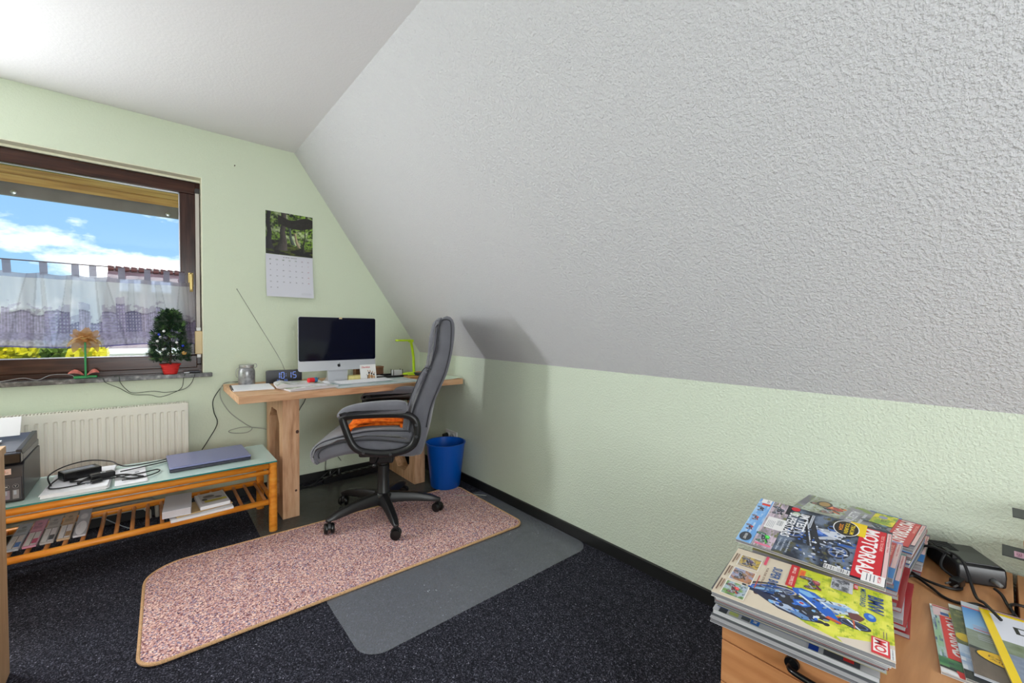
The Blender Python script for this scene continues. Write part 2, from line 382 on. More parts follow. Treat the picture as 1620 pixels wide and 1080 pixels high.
def window():
    x0, x1, z0, z1 = WIN; yf = YA+0.085    # front plane of the outer frame
    root = bpy.data.objects.new('window_1', None); COL.objects.link(root); root['kind'] = 'structure'; root.location = (0, 0, 0)
    xm = -1.03
    bm = BM(); w = 0.045
    box(bm, x0, x1, yf, yf+0.07, z1-0.02-w, z1-0.018); box(bm, x0, x1, yf, yf+0.07, z0, z0+w+0.005)
    obj('window_frame_rails', bm, brown, root, bevel=0.004)
    bm = BM(); box(bm, x1-w, x1-0.004, yf, yf+0.07, z0+w+0.005, z1-0.02-w); box(bm, x0+0.004, x0+w, yf, yf+0.07, z0+w+0.005, z1-0.02-w); box(bm, xm-0.035, xm+0.035, yf, yf+0.07, z0+w+0.005, z1-0.02-w)
    obj('window_frame_posts', bm, brownv, root, bevel=0.004)
    for name, a, b in (('sash', xm+0.02, x1-0.028), ('sash', x0+0.028, xm-0.02)):
        s = 0.082; ys = yf-0.022; c, d = z0+0.030, z1-0.028
        bm = BM(); box(bm, a, b, ys, ys+0.07, d-s+0.01, d); box(bm, a, b, ys, ys+0.07, c, c+s)
        sh = obj(name, bm, brown, root, bevel=0.005)
        bm = BM(); box(bm, a, a+s, ys, ys+0.0695, c+s, d-s+0.01); box(bm, b-s, b, ys, ys+0.0695, c+s, d-s+0.01); obj('sash_stile', bm, brownv, sh, bevel=0.005)
        bm = BM(); g0, g1, h0, h1 = a+s, b-s, c+s, d-s+0.01
        for q in ((g0, g1, h0, h0+0.004), (g0, g1, h1-0.004, h1), (g0, g0+0.004, h0, h1), (g1-0.004, g1, h0, h1)): box(bm, q[0], q[1], ys+0.028, ys+0.034, q[2], q[3])
        obj('glazing_seal', bm, alu, sh)
        bm = BM(); box(bm, g0, g1, ys+0.036, ys+0.040, h0, h1); obj('pane', bm, GLASS, sh)
        if b > 0:
            bm = BM(); hx = b-0.030; hz = 1.455
            box(bm, hx-0.014, hx+0.014, ys-0.010, ys, hz-0.04, hz+0.05)
            hd = obj('handle', bm, gold, sh, bevel=0.004)
            bm = BM(); tube(bm, [(hx, ys-0.008, hz+0.035), (hx, ys-0.045, hz+0.035), (hx, ys-0.05, hz+0.02), (hx, ys-0.05, hz-0.075)], 0.009, 10, smooth=4); obj('handle_lever', bm, gold, hd, smooth=True)
    # sill
    marble = ramp_mat('dark_grey_stone', 30, [(0.3, S(54, 54, 56)), (0.55, S(92, 92, 92)), (0.75, S(150, 148, 146))], 0.18, 6, 0.0, 0.5)
    bm = BM(); box(bm, x0-0.05, 0.292, YA-0.042, YA+0.085, 0.836, 0.862)
    struct(obj('trim_2', bm, marble, bevel=0.003))
window()

# roller-shutter strap and its winder
cr = mat('cream_plastic', S(222, 198, 150), 0.45); wp = mat('white_plastic', S(222, 222, 220), 0.4)
t = thing('shutter_strap_winder', 'cream roller shutter strap winder at the right edge of the window', 'strap winder', (0.226, YA+0.028, 0.98))
bm = BM(); box(bm, -0.020, 0.020, -0.012, 0.012, 0, 0.15); obj('winder_housing', bm, cr, t, bevel=0.006)
bm = BM(); box(bm, -0.010, 0.012, -0.010, 0.010, -0.022, 0.0); obj('strap_guide', bm, wp, t, bevel=0.003)
bm = BM(); box(bm, -0.012, 0.012, -0.010, 0.008, 0.15, 0.172); obj('strap_guide', bm, wp, t, bevel=0.003)
bm = BM(); box(bm, -0.010, 0.010, -0.001, 0.001, 0.172, 1.03); obj('strap', bm, mat('grey_webbing', S(196, 190, 184), 0.8), t)
bm = BM(); box(bm, -0.012, 0.014, -0.010, 0.012, 1.03, 1.06); obj('upper_guide', bm, mat('dark_plastic', S(38, 32, 32), 0.4), t, bevel=0.003)

# ---------------------------------------------------------------- cafe curtain
def curtain_mat(name):
    m = bpy.data.materials.new(name); m.use_nodes = True; nt = m.node_tree; N = nt.nodes; N.clear(); L = nt.links
    a = N.new('ShaderNodeAttribute'); a.attribute_name = 'Print'; o = N.new('ShaderNodeOutputMaterial')
    t = N.new('ShaderNodeBsdfTransparent'); d = N.new('ShaderNodeBsdfDiffuse'); l = N.new('ShaderNodeBsdfTranslucent')
    m1 = N.new('ShaderNodeMixShader'); m1.inputs[0].default_value = 0.7; m2 = N.new('ShaderNodeMixShader')
    L.new(a.outputs['Color'], d.inputs[0]); L.new(a.outputs['Color'], l.inputs[0]); L.new(d.outputs[0], m1.inputs[1]); L.new(l.outputs[0], m1.inputs[2])
    L.new(a.outputs['Alpha'], m2.inputs[0]); L.new(t.outputs[0], m2.inputs[1]); L.new(m1.outputs[0], m2.inputs[2]); L.new(m2.outputs[0], o.inputs[0])
    return m
CUR = curtain_mat('sheer_printed_voile')
def curtain():
    yc = YA+0.036; xa, xb = -0.98, 0.20; zt, zb = 1.443, 1.040
    t = thing('cafe_curtain', 'sheer white cafe curtain printed with a grey-violet city skyline, hung by tabs', 'curtain', (0, yc, 1.5))
    NX, NY = 460, 130; V = []; F = []; rs = np.random.RandomState(5)
    # skyline print
    H = np.zeros(NX+1); kind = np.zeros(NX+1, int); i = 0
    while i <= NX:
        w = rs.randint(10, 30); h = 0.34+0.24*rs.rand(); k = rs.randint(0, 4)
        if rs.rand() < 0.16: h = 0.60+0.12*rs.rand(); w = rs.randint(9, 16)
        H[i:i+w] = h; kind[i:i+w] = k; i += w
    cols = np.zeros((NY+1, NX+1, 4))
    U = np.arange(NX+1)/NX; W = np.arange(NY+1)/NY
    UU, WW = np.meshgrid(U, W); nz = fbm(UU*3, WW, 12, 3); n2 = vnoise(UU*8, WW*3, 20, 9)
    for a in range(NX+1):
        for b in range(NY+1):
            u, v = U[a], W[b]; c = np.array(S(252, 250, 255)); al = 0.84
            hh = H[a] + 0.02*math.sin(a*0.15)
            if 0.10 < v < 0.20: c = np.array(S(206, 194, 222)); al = 0.82
            elif v <= 0.02: c = np.array(S(150, 140, 196)); al = 0.85
            elif v <= 0.10: c = np.array(S(226, 216, 238)); al = 0.78
            elif v < hh:
                base = [S(180, 168, 200), S(202, 190, 222), S(216, 204, 228), S(160, 152, 184)][kind[a]]
                c = np.array(base); al = 0.90
                if kind[a] in (0, 3) and (a % 5 < 2) and (b % 6 < 3): c = np.array(S(226, 220, 236)); al = 0.8
                if kind[a] == 1 and (b % 5 < 2): c = np.array(S(214, 206, 228))
                if kind[a] == 2 and (a % 4 < 1): c = c*0.7
                if v > hh-0.025: c = c*0.7
            elif v < hh+0.10 and nz[b, a] > 0.5: c = np.array(S(222, 214, 228)); al = 0.8
            if v < hh: c = c*(0.75+0.5*n2[b, a])
            if v > 0.93: c = np.array(S(196, 190, 206)); al = 0.72
            for fu, fw, fl in ((0.035, .018, .4), (0.13, .022, -.6), (0.26, .026, .5), (0.395, .030, 1.2), (0.455, .010, -.5), (0.52, .018, .9), (0.66, .036, -1.2), (0.745, .016, .3), (0.865, .020, -.8), (0.95, .03, .5)):  # fold shade painted as darker, denser bands in the cloth colour
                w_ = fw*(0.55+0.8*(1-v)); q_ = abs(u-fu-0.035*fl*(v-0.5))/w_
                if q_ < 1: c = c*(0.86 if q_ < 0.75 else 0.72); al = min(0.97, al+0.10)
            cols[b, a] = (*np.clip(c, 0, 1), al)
    fold = [(0.07, 0.5), (0.20, 0.2), (0.33, 0.8), (0.47, 0.4), (0.55, 1.0), (0.63, 0.6), (0.80, 0.9), (0.92, 0.5)]
    for b in range(NY+1):
        v = W[b]
        for a in range(NX+1):
            u = U[a]; x = xa+(xb-xa)*u; dy = 0.009*math.sin(u*75+1.5*v) + 0.005*math.sin(u*170+3*v)
            for fu, fs in fold: dy += -0.014*fs*math.exp(-((u-fu-0.02*(1-v)*math.sin(fu*20))/0.010)**2)*(1.1-0.4*v)
            sp = (1-v)*0.03*(u-0.4)
            z = zb+(zt-zb)*v - 0.012*abs(math.sin(u*math.pi*9))*(v > 0.9)*0.8*(v-0.9)*10 + 0.010*math.sin(u*9)*(1-v)
            V.append((x+sp, dy*min(1, 0.35+1.2*(1-v)), z-1.5))
    for b in range(NY):
        for a in range(NX):
            k = b*(NX+1)+a; F.append((k, k+1, k+NX+2, k+NX+1))
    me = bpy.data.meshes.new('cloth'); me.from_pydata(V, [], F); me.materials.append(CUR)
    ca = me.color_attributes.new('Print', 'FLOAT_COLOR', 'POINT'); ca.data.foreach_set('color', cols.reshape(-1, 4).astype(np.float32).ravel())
    for p in me.polygons: p.use_smooth = True
    o = bpy.data.objects.new('cloth', me); COL.objects.link(o); o.parent = t
    bm = BM(); tube(bm, [(xa-0.01, -0.016, 0.0), (0.150, -0.016, 0.0)], 0.0028, 8); cyl(bm, (0.150, -0.016, 0), (0.158, -0.016, 0), 0.004)
    box(bm, 0.132, 0.140, -0.016, 0.020, -0.003, 0.003); box(bm, xa+0.01, xa+0.018, -0.016, 0.020, -0.003, 0.003)
    obj('curtain_rod', bm, mat('rod_brown', S(84, 62, 66), 0.4), t)
    x = 0.125
    for x in (-0.93, -0.81, -0.70, -0.575, -0.445, -0.325, -0.255, -0.135, -0.02, 0.070, 0.145):
        V = []; F = []; C = []; ww = 0.015; zz = [-0.070, -0.045, -0.02, 0.002]
        for k, z in enumerate(zz):
            y = [0.000, -0.006, -0.010, -0.0195][k]; V += [(x-ww, y, z), (x+ww, y, z)]
        V += [(x-ww, -0.0125, 0.002), (x+ww, -0.0125, 0.002), (x-ww, 0.002, -0.06), (x+ww, 0.002, -0.06)]
        for k in range(5): F.append((2*k, 2*k+1, 2*k+3, 2*k+2))
        m2 = bpy.data.meshes.new('curtain_tab'); m2.from_pydata(V, [], F); m2.materials.append(CUR)
        c2 = m2.color_attributes.new('Print', 'FLOAT_COLOR', 'POINT'); c2.data.foreach_set('color', np.tile(np.array([*S(186, 182, 200), 0.7], np.float32), len(V)))
        o = bpy.data.objects.new('curtain_tab', m2); COL.objects.link(o); o.parent = t
curtain()

# ================================================================ OUTSIDE
def outside():
    wood = ramp_mat('weathered_eaves_boards', 3, [(0.3, S(190, 128, 60)), (0.55, S(226, 168, 88)), (0.8, S(240, 196, 120))], 0.6, 5, 0.0, 0.3, (1, 14, 14))
    grey = mat('grey_fascia', S(150, 142, 140), 0.7, noise=(9, 0.12))
    t = thing('eaves_soffit', 'wooden board eaves over the window with a grey fascia edge', 'eaves', (0, 0, 0))
    for k in range(7):   # boards run along the wall
        y = YA+0.31+k*0.080; z = 2.315-0.040*k
        bm = BM(); prism(bm, [(y, z+0.040), (y+0.070, z+0.004), (y+0.070, z+0.018), (y, z+0.054)], -3.2, 2.0, 'x'); obj('soffit_board', bm, wood, t, bevel=0.003)
    bm = BM(); prism(bm, [(YA+0.30, 2.375), (YA+0.875, 2.085), (YA+0.875, 2.10), (YA+0.30, 2.39)], -3.2, 2.0, 'x'); obj('soffit_backing', bm, mat('dark_gap_backing', S(70, 44, 24), 0.8), t)  # dark sheet added behind the boards as shade in the gaps, hides sky
    bm = BM(); box(bm, -3.2, 2.0, YA+0.875, YA+0.90, 1.998, 2.085); obj('fascia', bm, grey, t, bevel=0.003)
    for x in (-0.68, 0.10):
        bm = BM(); lathe(bm, [(0.0, 0), (0.016, 0.0), (0.013, 0.012), (0, 0.014)], 12, M=Matrix.Translation((x, YA+0.874, 2.02)) @ Matrix.Rotation(R(90), 4, 'X'))
        obj('fascia_screw', bm, mat('zinc', S(220, 220, 224), 0.3, 0.7), t)
    bm = BM(); box(bm, -60, 60, YA+1.3, 90, -3.2, -3.0)
    o = obj('lawn', bm, ramp_mat('lawn_green', 0.8, [(0.3, S(80, 110, 40)), (0.7, S(140, 160, 70))], 0.9, 5)); o['kind'] = 'structure'
    # hedges: clouds of leaves
    def hedge(name, label, x0, x1, y, top, c0, c1, n, seed):
        r = np.random.RandomState(seed); bm = BM()
        for k in range(n):
            u = r.rand(); x = x0+(x1-x0)*u; z = -3+(top+3+0.14*math.sin(u*9+seed)+0.08*math.sin(u*23))*(1-(r.rand()**2.2)*0.5); yy = y+r.randn()*0.45
            s = 0.16+0.10*r.rand(); a = Vector(r.randn(3)).normalized(); b = a.orthogonal().normalized(); c = a.cross(b)
            vs_ = [bm.verts.new(Vector((x, yy, z))+b*s*p+c*s*q) for p, q in ((-1, 0), (0, -0.6), (1, 0), (0, 0.6))]; bm.faces.new(vs_)
        tag(obj(name, bm, ramp_mat(name+'_'+str(seed), 1.6, [(0.3, c0), (0.7, c1)], 0.8, 4)), label, 'hedge')
    hedge('hedge', 'yellow-green hedge seen under the left end of the curtain', -4.6, -3.25, 22, 0.26, S(120, 130, 20), S(232, 220, 40), 3600, 1)
    hedge('hedge', 'mid green hedge between the two yellow bushes outside', -4.0, -2.0, 27, 0.13, S(70, 104, 30), S(170, 186, 84), 4200, 2)
    hedge('bush', 'round yellow bush right of the green hedge outside', -1.32, -0.95, 14, 0.47, S(170, 160, 20), S(240, 226, 60), 2600, 3)
    # neighbour house with tiled roof
    t = thing('neighbour_house', 'pale neighbouring house with a dark tiled roof behind the sheer curtain', 'house', (0, 20, -3))
    wl = mat('house_render', S(226, 222, 214), 0.9, noise=(2, 0.04))
    bm = BM(); box(bm, -1.05, 8.0, -3.4, 4.0, 0, 3.55); obj('house_wall', bm, wl, t)
    roof = ramp_mat('roof_tiles', 3, [(0.3, S(70, 50, 58)), (0.7, S(122, 96, 100))], 0.7, 3, 0.0, 0.3, (1, 1, 6))
    bm = BM(); prism(bm, [(-4.0, 3.5), (0.2, 6.02), (0.2, 6.12), (4.6, 3.5), (4.6, 3.38), (-4.0, 3.38)], -1.15, 8.4, 'x'); obj('tiled_roof', bm, roof, t)
    bm = BM()
    for k in range(46): cyl(bm, (-1.15+k*0.2, 0.2, 6.10), (-1.15+k*0.2+0.15, 0.2, 6.10), 0.10, 0.08, 8)
    obj('ridge_tile', bm, mat('ridge_red', S(110, 62, 58), 0.7), t)
    for x in (-0.55, 0.25, 1.15, 2.0, 2.9):
        bm = BM(); M = Matrix.Translation((x, -0.85, 5.39)) @ Matrix.Rotation(math.atan2(2.52, 4.2), 4, 'X')
        box(bm, -0.34, 0.34, -0.5, 0.5, 0.0, 0.08, M); f = obj('roof_window', bm, mat('roof_window_frame', S(60, 58, 66), 0.5), t)
        bm = BM(); box(bm, -0.26, 0.26, -0.42, 0.42, 0.082, 0.09, M); obj('roof_window_pane', bm, mat('roof_glass', S(190, 204, 226), 0.15), f)
    bm = BM(); box(bm, -1.2, 8.5, -4.15, -4.02, 3.34, 3.48); obj('gutter', bm, mat('gutter_white', S(232, 232, 230), 0.5), t)
    for x in (0.4, 3.4):
        bm = BM(); box(bm, x, x+0.9, -3.44, -3.39, 0.9, 2.1); obj('house_window', bm, mat('house_glass', S(70, 84, 92), 0.1), t)
    # tree behind, left
    hedge('garden_tree', 'grey-green tree crown behind the left part of the curtain', -9.5, -4.2, 31, 1.7, S(90, 100, 70), S(150, 150, 110), 5000, 4)
outside()

# ================================================================ RADIATOR
def radiator():
    pl = mat('radiator_enamel', S(226, 222, 210), 0.35)
    x0, x1, y0, y1, z0, z1 = -1.65, 0.16, 3.245, 3.325, 0.155, 0.690
    t = thing('panel_radiator', 'cream ribbed panel radiator on the wall under the window', 'radiator', (x1, y1, z0))
    def W(bm, n, parent=t, m=pl, **k):
        bmesh.ops.translate(bm, verts=bm.verts, vec=(-x1, -y1, -z0)); return obj(n, bm, m, parent, **k)
    # front panel with pressed vertical flutes
    bm = BM(); xs = []; x = x0+0.02
    xs.append((x0, 0)); p = 0.0333
    prof = []
    k = 0; x = x0+0.012
    prof.append((x0, 0.0))
    while x < x1-0.03:
        prof += [(x, 0.0), (x+0.005, 0.006), (x+0.013, 0.006), (x+0.018, 0.0)]; x += p
    prof.append((x1, 0.0))
    zs = [(z0+0.0, 0), (z0+0.030, 0), (z0+0.036, 1), (z1-0.050, 1), (z1-0.044, 0), (z1-0.004, 0)]
    rows = [[bm.verts.new((px, y0+0.006-0.006+pd*sc, z)) for px, pd in prof] for z, sc in zs]
    for A, B in zip(rows, rows[1:]):
        for a in range(len(prof)-1): bm.faces.new((A[a], A[a+1], B[a+1], B[a]))
    W(bm, 'front_panel')
    bm = BM(); box(bm, x0, x1, y0+0.055, y0+0.060, z0, z1-0.01); W(bm, 'rear_panel')
    bm = BM(); box(bm, x1-0.004, x1+0.002, y0+0.0005, y1-0.012, z0, z1); W(bm, 'side_cover', bevel=0.001)
    bm = BM(); box(bm, x0-0.002, x0+0.004, y0, y1-0.012, z0, z1); W(bm, 'side_cover', bevel=0.001)
    bm = BM(); box(bm, x0, x1, y0, y0+0.010, z1-0.004, z1); box(bm, x0, x1, y1-0.022, y1-0.012, z1-0.004, z1)
    x = x0+0.006
    while x < x1-0.01: box(bm, x, x+0.0045, y0+0.008, y1-0.02, z1-0.008, z1+0.003); x += 0.0125
    W(bm, 'top_grille')
    bm = BM(); box(bm, x0+0.1, x0+0.14, y1-0.02, y1+0.03, z0+0.1, z1-0.08); W(bm, 'wall_bracket')
    bm = BM(); box(bm, x1-0.24, x1-0.2, y1-0.02, y1+0.03, z0+0.1, z1-0.08); W(bm, 'wall_bracket')
    # pipes at the skirting
    pm = mat('pipe_paint', S(196, 194, 184), 0.4)
    for k, z in enumerate((0.075, 0.115)):
        bm = BM(); dx_ = 0.035*k; tube(bm, [(-1.8, 3.31, z), (-0.10+dx_, 3.31, z), (-0.05+dx_, 3.31, z-0.004), (-0.028+dx_, 3.31, z-0.03), (-0.025+dx_, 3.31, 0.0)], 0.011, 10)
        tag(obj('heating_pipe', bm, pm, smooth=True), ['lower','upper'][k]+' white heating pipe along the skirting under the bench', 'pipe')
radiator()

# ================================================================ WALL CALENDAR
def calendar():
    t = thing('wall_calendar', 'wall calendar with a mossy forest picture above a white month grid', 'calendar', (0.757, YA-0.006, 1.375))
    W, H1, H2 = 0.306, 0.297, 0.300
    def forest(U, V):
        n = fbm(U, V, 7, 21, 5); n2 = fbm(U, V, 22, 31, 3); g = mixc(S(28, 44, 18), S(150, 190, 70), np.clip((n2-0.36)*2.6, 0, 1))
        g = mixc(g, np.array(S(226, 240, 190)), np.clip((n-0.56)*4, 0, 0.9)*(V > 0.25))
        ground = mixc(S(26, 24, 22), S(96, 108, 30), np.clip((fbm(U, V*3, 9, 5)-0.45)*4, 0, 1)); hor = 0.26+0.08*np.sin(U*5+0.6)
        k = (V < hor)[..., None]; g = np.where(k, ground, g)
        g = g*(0.45+0.55*np.clip(U*1.1, 0, 1))[..., None]
        def trunk(cx, w, lean, c, top=1.0, base=0.1):
            nonlocal g
            c0 = cx+lean*(V-0.2)+0.012*np.sin(V*14+cx*9); ww = w*(1+1.1*np.clip(0.42-V, 0, 1)**1.3*2.2)*(0.8+0.2*np.cos(V*4))
            m = (np.abs(U-c0) < ww) & (V < top) & (V > base)
            sh = np.clip(0.6-0.5*(U-c0)/ww*-1, 0.2, 1.2); tex = 0.6+0.8*fbm(U*3, V, 14, 3)
            col = np.array(c)*(sh*tex)[..., None]; g = np.where(m[..., None], col, g)
        trunk(0.80, 0.018, 0.06, S(60, 60, 50)); trunk(0.70, 0.03, -0.30, S(190, 170, 140), 0.55, 0.2); trunk(0.58, 0.04, -0.22, S(96, 110, 100), 0.8, 0.25)
        trunk(0.07, 0.065, -0.02, S(44, 40, 46), 1.0, 0.12); trunk(0.34, 0.085, 0.05, S(88, 80, 76), 1.0, 0.10)
        m = (V > 0.74+0.10*np.sin(U*4+2.2)) & (U > 0.25) & (V < 0.90+0.05*np.sin(U*9)); g = np.where(m[..., None], np.array(S(40, 36, 32))*(0.5+0.9*fbm(U*2, V*2, 12, 8))[..., None], g)
        return g
    M = Matrix.Rotation(R(90), 4, 'X')
    a = Art(); a.photo(-W/2, H2, W/2, H2+H1, forest, 120, 118)
    p = a.build('forest_picture', PRINT, t, Matrix.Translation((0, -0.003, 0)) @ M)
    bm = BM(); box(bm, -W/2, W/2, -0.0025, 0.004, H2, H2+H1); obj('backing_sheets', bm, mat('paper_white', S(232, 232, 236), 0.7), t)
    # lower sheet bows away from the wall at the bottom
    b = Art(); paper = S(216, 216, 228); ink = S(90, 92, 100); b.rect(-W/2, 0, W/2, H2-0.002, paper); b.up()
    b.text('JUNI 2026', -0.045, H2-0.022, 0.09, 0.008, ink, 0.5)
    days = ['MO', 'DI', 'MI', 'DO', 'FR', 'SA', 'SO']
    for k, d in enumerate(days):
        x = -W/2+0.028+k*0.041; b.text(d, x-0.006, H2-0.042, 0.012, 0.009, S(110, 132, 112) if k < 5 else S(150, 120, 140), 0.6)
    n = 1
    for r_ in range(5):
        for k in range(7):
            if n > 30: break
            x = -W/2+0.028+k*0.041; y = H2-0.075-r_*0.041
            s_ = str(n); b.text(s_, x-0.004*len(s_)/1.6, y, 0.0045*len(s_), 0.0075, ink if k < 6 else S(176, 96, 110), 0.6); n += 1
    for k in range(4): b.rect(0.07, 0.020+k*0.004, 0.135, 0.0212+k*0.004, S(196, 198, 206))
    b.V = [(x, y, z + 0.030*max(0, 1-y/H2)**1.6) for x, y, z in b.V]
    nv = []; nf = []; nc = []
    # subdivide the paper rectangle so it can bow
    base = len(b.V); rows = 14
    for j in range(rows+1):
        y = (H2-0.002)*j/rows
        for x in (-W/2, W/2): b.V.append((x, y, 0.030*max(0, 1-y/H2)**1.6))
    b.F = b.F[1:]; b.C = b.C[1:]
    for j in range(rows): k = base+2*j; b.F.append((k, k+1, k+3, k+2)); b.C.append(paper)
    b.V = [(x, y, z if i >= base else z+0.0004) for i, (x, y, z) in enumerate(b.V)]
    b.build('month_sheet', PRINT_MATT, t, Matrix.Translation((0, -0.001, 0)) @ M)
    bm = BM(); cyl(bm, (0, -0.002, H2+H1-0.006), (0, -0.010, H2+H1-0.006), 0.003); obj('hanging_pin', bm, mat('steel', S(160, 160, 165), 0.3, 0.9), t)
calendar()
bm = BM(); cyl(bm, (0.427, YA-0.012, 2.231), (0.427, YA+0.001, 2.229), 0.0035, 0.0025, 8)
tag(obj('wall_nail', bm, mat('old_nail', S(96, 82, 70), 0.5, 0.5)), 'small bare nail high in the green wall above the calendar', 'nail')

# ================================================================ DESK
DZ = 0.785
oak = ramp_mat('knotty_oak', 5, [(0.25, S(168, 122, 84)), (0.5, S(204, 160, 122)), (0.78, S(222, 182, 146))], 0.5, 6, 0.04, 0.35, (1.2, 10, 10))
oakv = ramp_mat('knotty_oak_upright', 5, [(0.25, S(164, 118, 84)), (0.5, S(202, 158, 122)), (0.78, S(220, 182, 148))], 0.5, 6, 0.04, 0.35, (10, 10, 1.2))
def desk():
    X0, X1, Y0, Y1 = 0.345, 1.785, 2.645, 3.285
    t = thing('desk', 'oak desk with a thick top on two frame legs in front of the green wall', 'desk', ((X0+X1)/2, (Y0+Y1)/2, 0))
    cx, cy = (X0+X1)/2, (Y0+Y1)/2
    bm = BM(); box(bm, X0-cx, X1-cx, Y0-cy, Y1-cy, DZ-0.040, DZ); obj('desk_top', bm, oak, t, bevel=0.002)
    for xa, xb, ya, yb in ((0.583, 0.675, 2.775, 3.23), (1.465, 1.55, 2.80, 3.235)):
        bm = BM(); zt = DZ-0.040-0.018; w = 0.085
        # closed frame with chamfered inner corners, in the y-z plane
        o_ = [(ya, 0.004), (yb, 0.004), (yb, zt), (ya, zt)]; c = 0.07
        i_ = [(ya+w+c, w*0.8), (yb-w-c, w*0.8), (yb-w, w*0.8+c), (yb-w, zt-w-c), (yb-w-c, zt-w), (ya+w+c, zt-w), (ya+w, zt-w-c), (ya+w, w*0.8+c)]
        for X in (xa, xb):
            pass
        Ao = [[bm.verts.new((X-cx, p[0]-cy, p[1])) for p in o_] for X in (xa, xb)]
        Ai = [[bm.verts.new((X-cx, p[0]-cy, p[1])) for p in i_] for X in (xa, xb)]
        fs = []
        for s_ in (0, 1):
            O, I = Ao[s_], Ai[s_]
            for q in ((O[0], O[1], I[1], I[0]), (O[1], I[2], I[1]), (O[1], O[2], I[3], I[2]), (O[2], I[4], I[3]), (O[2], O[3], I[5], I[4]), (O[3], I[6], I[5]), (O[3], O[0], I[7], I[6]), (O[0], I[0], I[7])): fs.append(bm.faces.new(q))
        for k in range(4): fs.append(bm.faces.new((Ao[0][k], Ao[0][(k+1) % 4], Ao[1][(k+1) % 4], Ao[1][k])))
        for k in range(8): fs.append(bm.faces.new((Ai[0][k], Ai[1][k], Ai[1][(k+1) % 8], Ai[0][(k+1) % 8])))
        bmesh.ops.recalc_face_normals(bm, faces=bm.faces)
        lg = obj('frame_leg', bm, oakv, t)
        bm = BM(); box(bm, xa-0.01-cx, xb+0.05-cx, ya+0.03-cy, yb-0.03-cy, zt, DZ-0.040); obj('leg_plate', bm, oak, lg, bevel=0.001)
        if xa < 1:
            kn = mat('dark_knot', S(74, 44, 32), 0.6)
            bm = BM()
            lathe(bm, [(0.0, 0.0008), (0.012, 0.0006), (0.014, 0)], 14, M=Matrix.Translation((0.664-cx, ya-cy, 0.525)) @ Matrix.Rotation(R(90), 4, 'X') @ Matrix.Diagonal((0.65, 0.8, 1, 1)))
            obj('wood_knot', bm, kn, lg); bm = BM(); lathe(bm, [(0.0, 0.0008), (0.006, 0.0006), (0.007, 0)], 12, M=Matrix.Translation((0.656-cx, ya-cy, 0.165)) @ Matrix.Rotation(R(90), 4, 'X'))
            obj('wood_knot', bm, kn, lg)
desk()

# ================================================================ MONITOR COMPUTER
def computer():
    cx, yy = 0.977, 2.975
    t = thing('desktop_computer', 'all-in-one computer with black screen and silver chin on the desk', 'computer', (cx, yy, DZ+0.002))
    sil = mat('brushed_silver', S(206, 208, 214), 0.32, 0.35); blk = mat('screen_black', S(5, 8, 30), 0.08, spec=0.32)
    w, h, zb = 0.258, 0.362, 0.082
    def rr(x0, x1, z0, z1, r, n=6):
        pts = []
        for (cx_, cz_, a0) in ((x1-r, z1-r, 0), (x0+r, z1-r, 90), (x0+r, z0+r, 180), (x1-r, z0+r, 270)):
            for k in range(n+1): a = R(a0+90*k/n); pts.append((cx_+r*math.cos(a), cz_+r*math.sin(a)))
        return pts
    bm = BM(); prism(bm, rr(-w, w, zb, zb+h, 0.014), -0.002, 0.010, 'y'); prism(bm, rr(-w+0.06, w-0.06, zb+0.05, zb+h-0.05, 0.03), 0.010, 0.028, 'y')
    obj('case', bm, sil, t)
    bm = BM(); pr = rr(-w+0.001, w-0.001, zb+0.068, zb+h-0.001, 0.013); prism(bm, pr, -0.0045, -0.0021, 'y'); obj('screen', bm, blk, t)
    bm = BM(); prism(bm, [(0.02, 0.006), (0.10, 0.006), (0.10, 0.010), (0.055, 0.030), (0.030, 0.130), (0.030, 0.20), (0.022, 0.20), (0.020, 0.12)], -0.066, 0.066, 'x')
    box(bm, -0.066, 0.066, -0.028, 0.115, 0.0, 0.0058); obj('stand', bm, sil, t, bevel=0.001)
    # fruit emblem on the chin
    a = Art(0.00005); dk = S(24, 24, 28)
    sil_pts = [(0.0, -0.0095), (0.003, -0.0105), (0.0065, -0.0085), (0.0092, -0.0035), (0.0070, -0.001), (0.0064, 0.0022), (0.0088, 0.0052), (0.0060, 0.0078), (0.0025, 0.0075), (0.0, 0.0066), (-0.0028, 0.0076), (-0.0065, 0.0070), (-0.0092, 0.0035), (-0.0092, -0.0018), (-0.0066, -0.0080), (-0.0030, -0.0105)]
    a.poly([(p[0], p[1]) for p in resample(sil_pts, 40)], dk); a.ell(0.0022, 0.0118, 0.0036, 0.0018, dk, 14, R(50))
    a.build('emblem', PRINT_MATT, t, Matrix.Translation((0.0, -0.0024, zb+0.034)) @ Matrix.Rotation(R(90), 4, 'X') @ Matrix.Scale(1.15, 4))
    bm = BM(); box(bm, 0.0, 0.020, -0.0062, 0.008, zb+h-0.010, zb+h+0.001); obj('tape_on_camera', bm, mat('masking_tape', S(214, 196, 150), 0.7), t, bevel=0.0005)
computer()

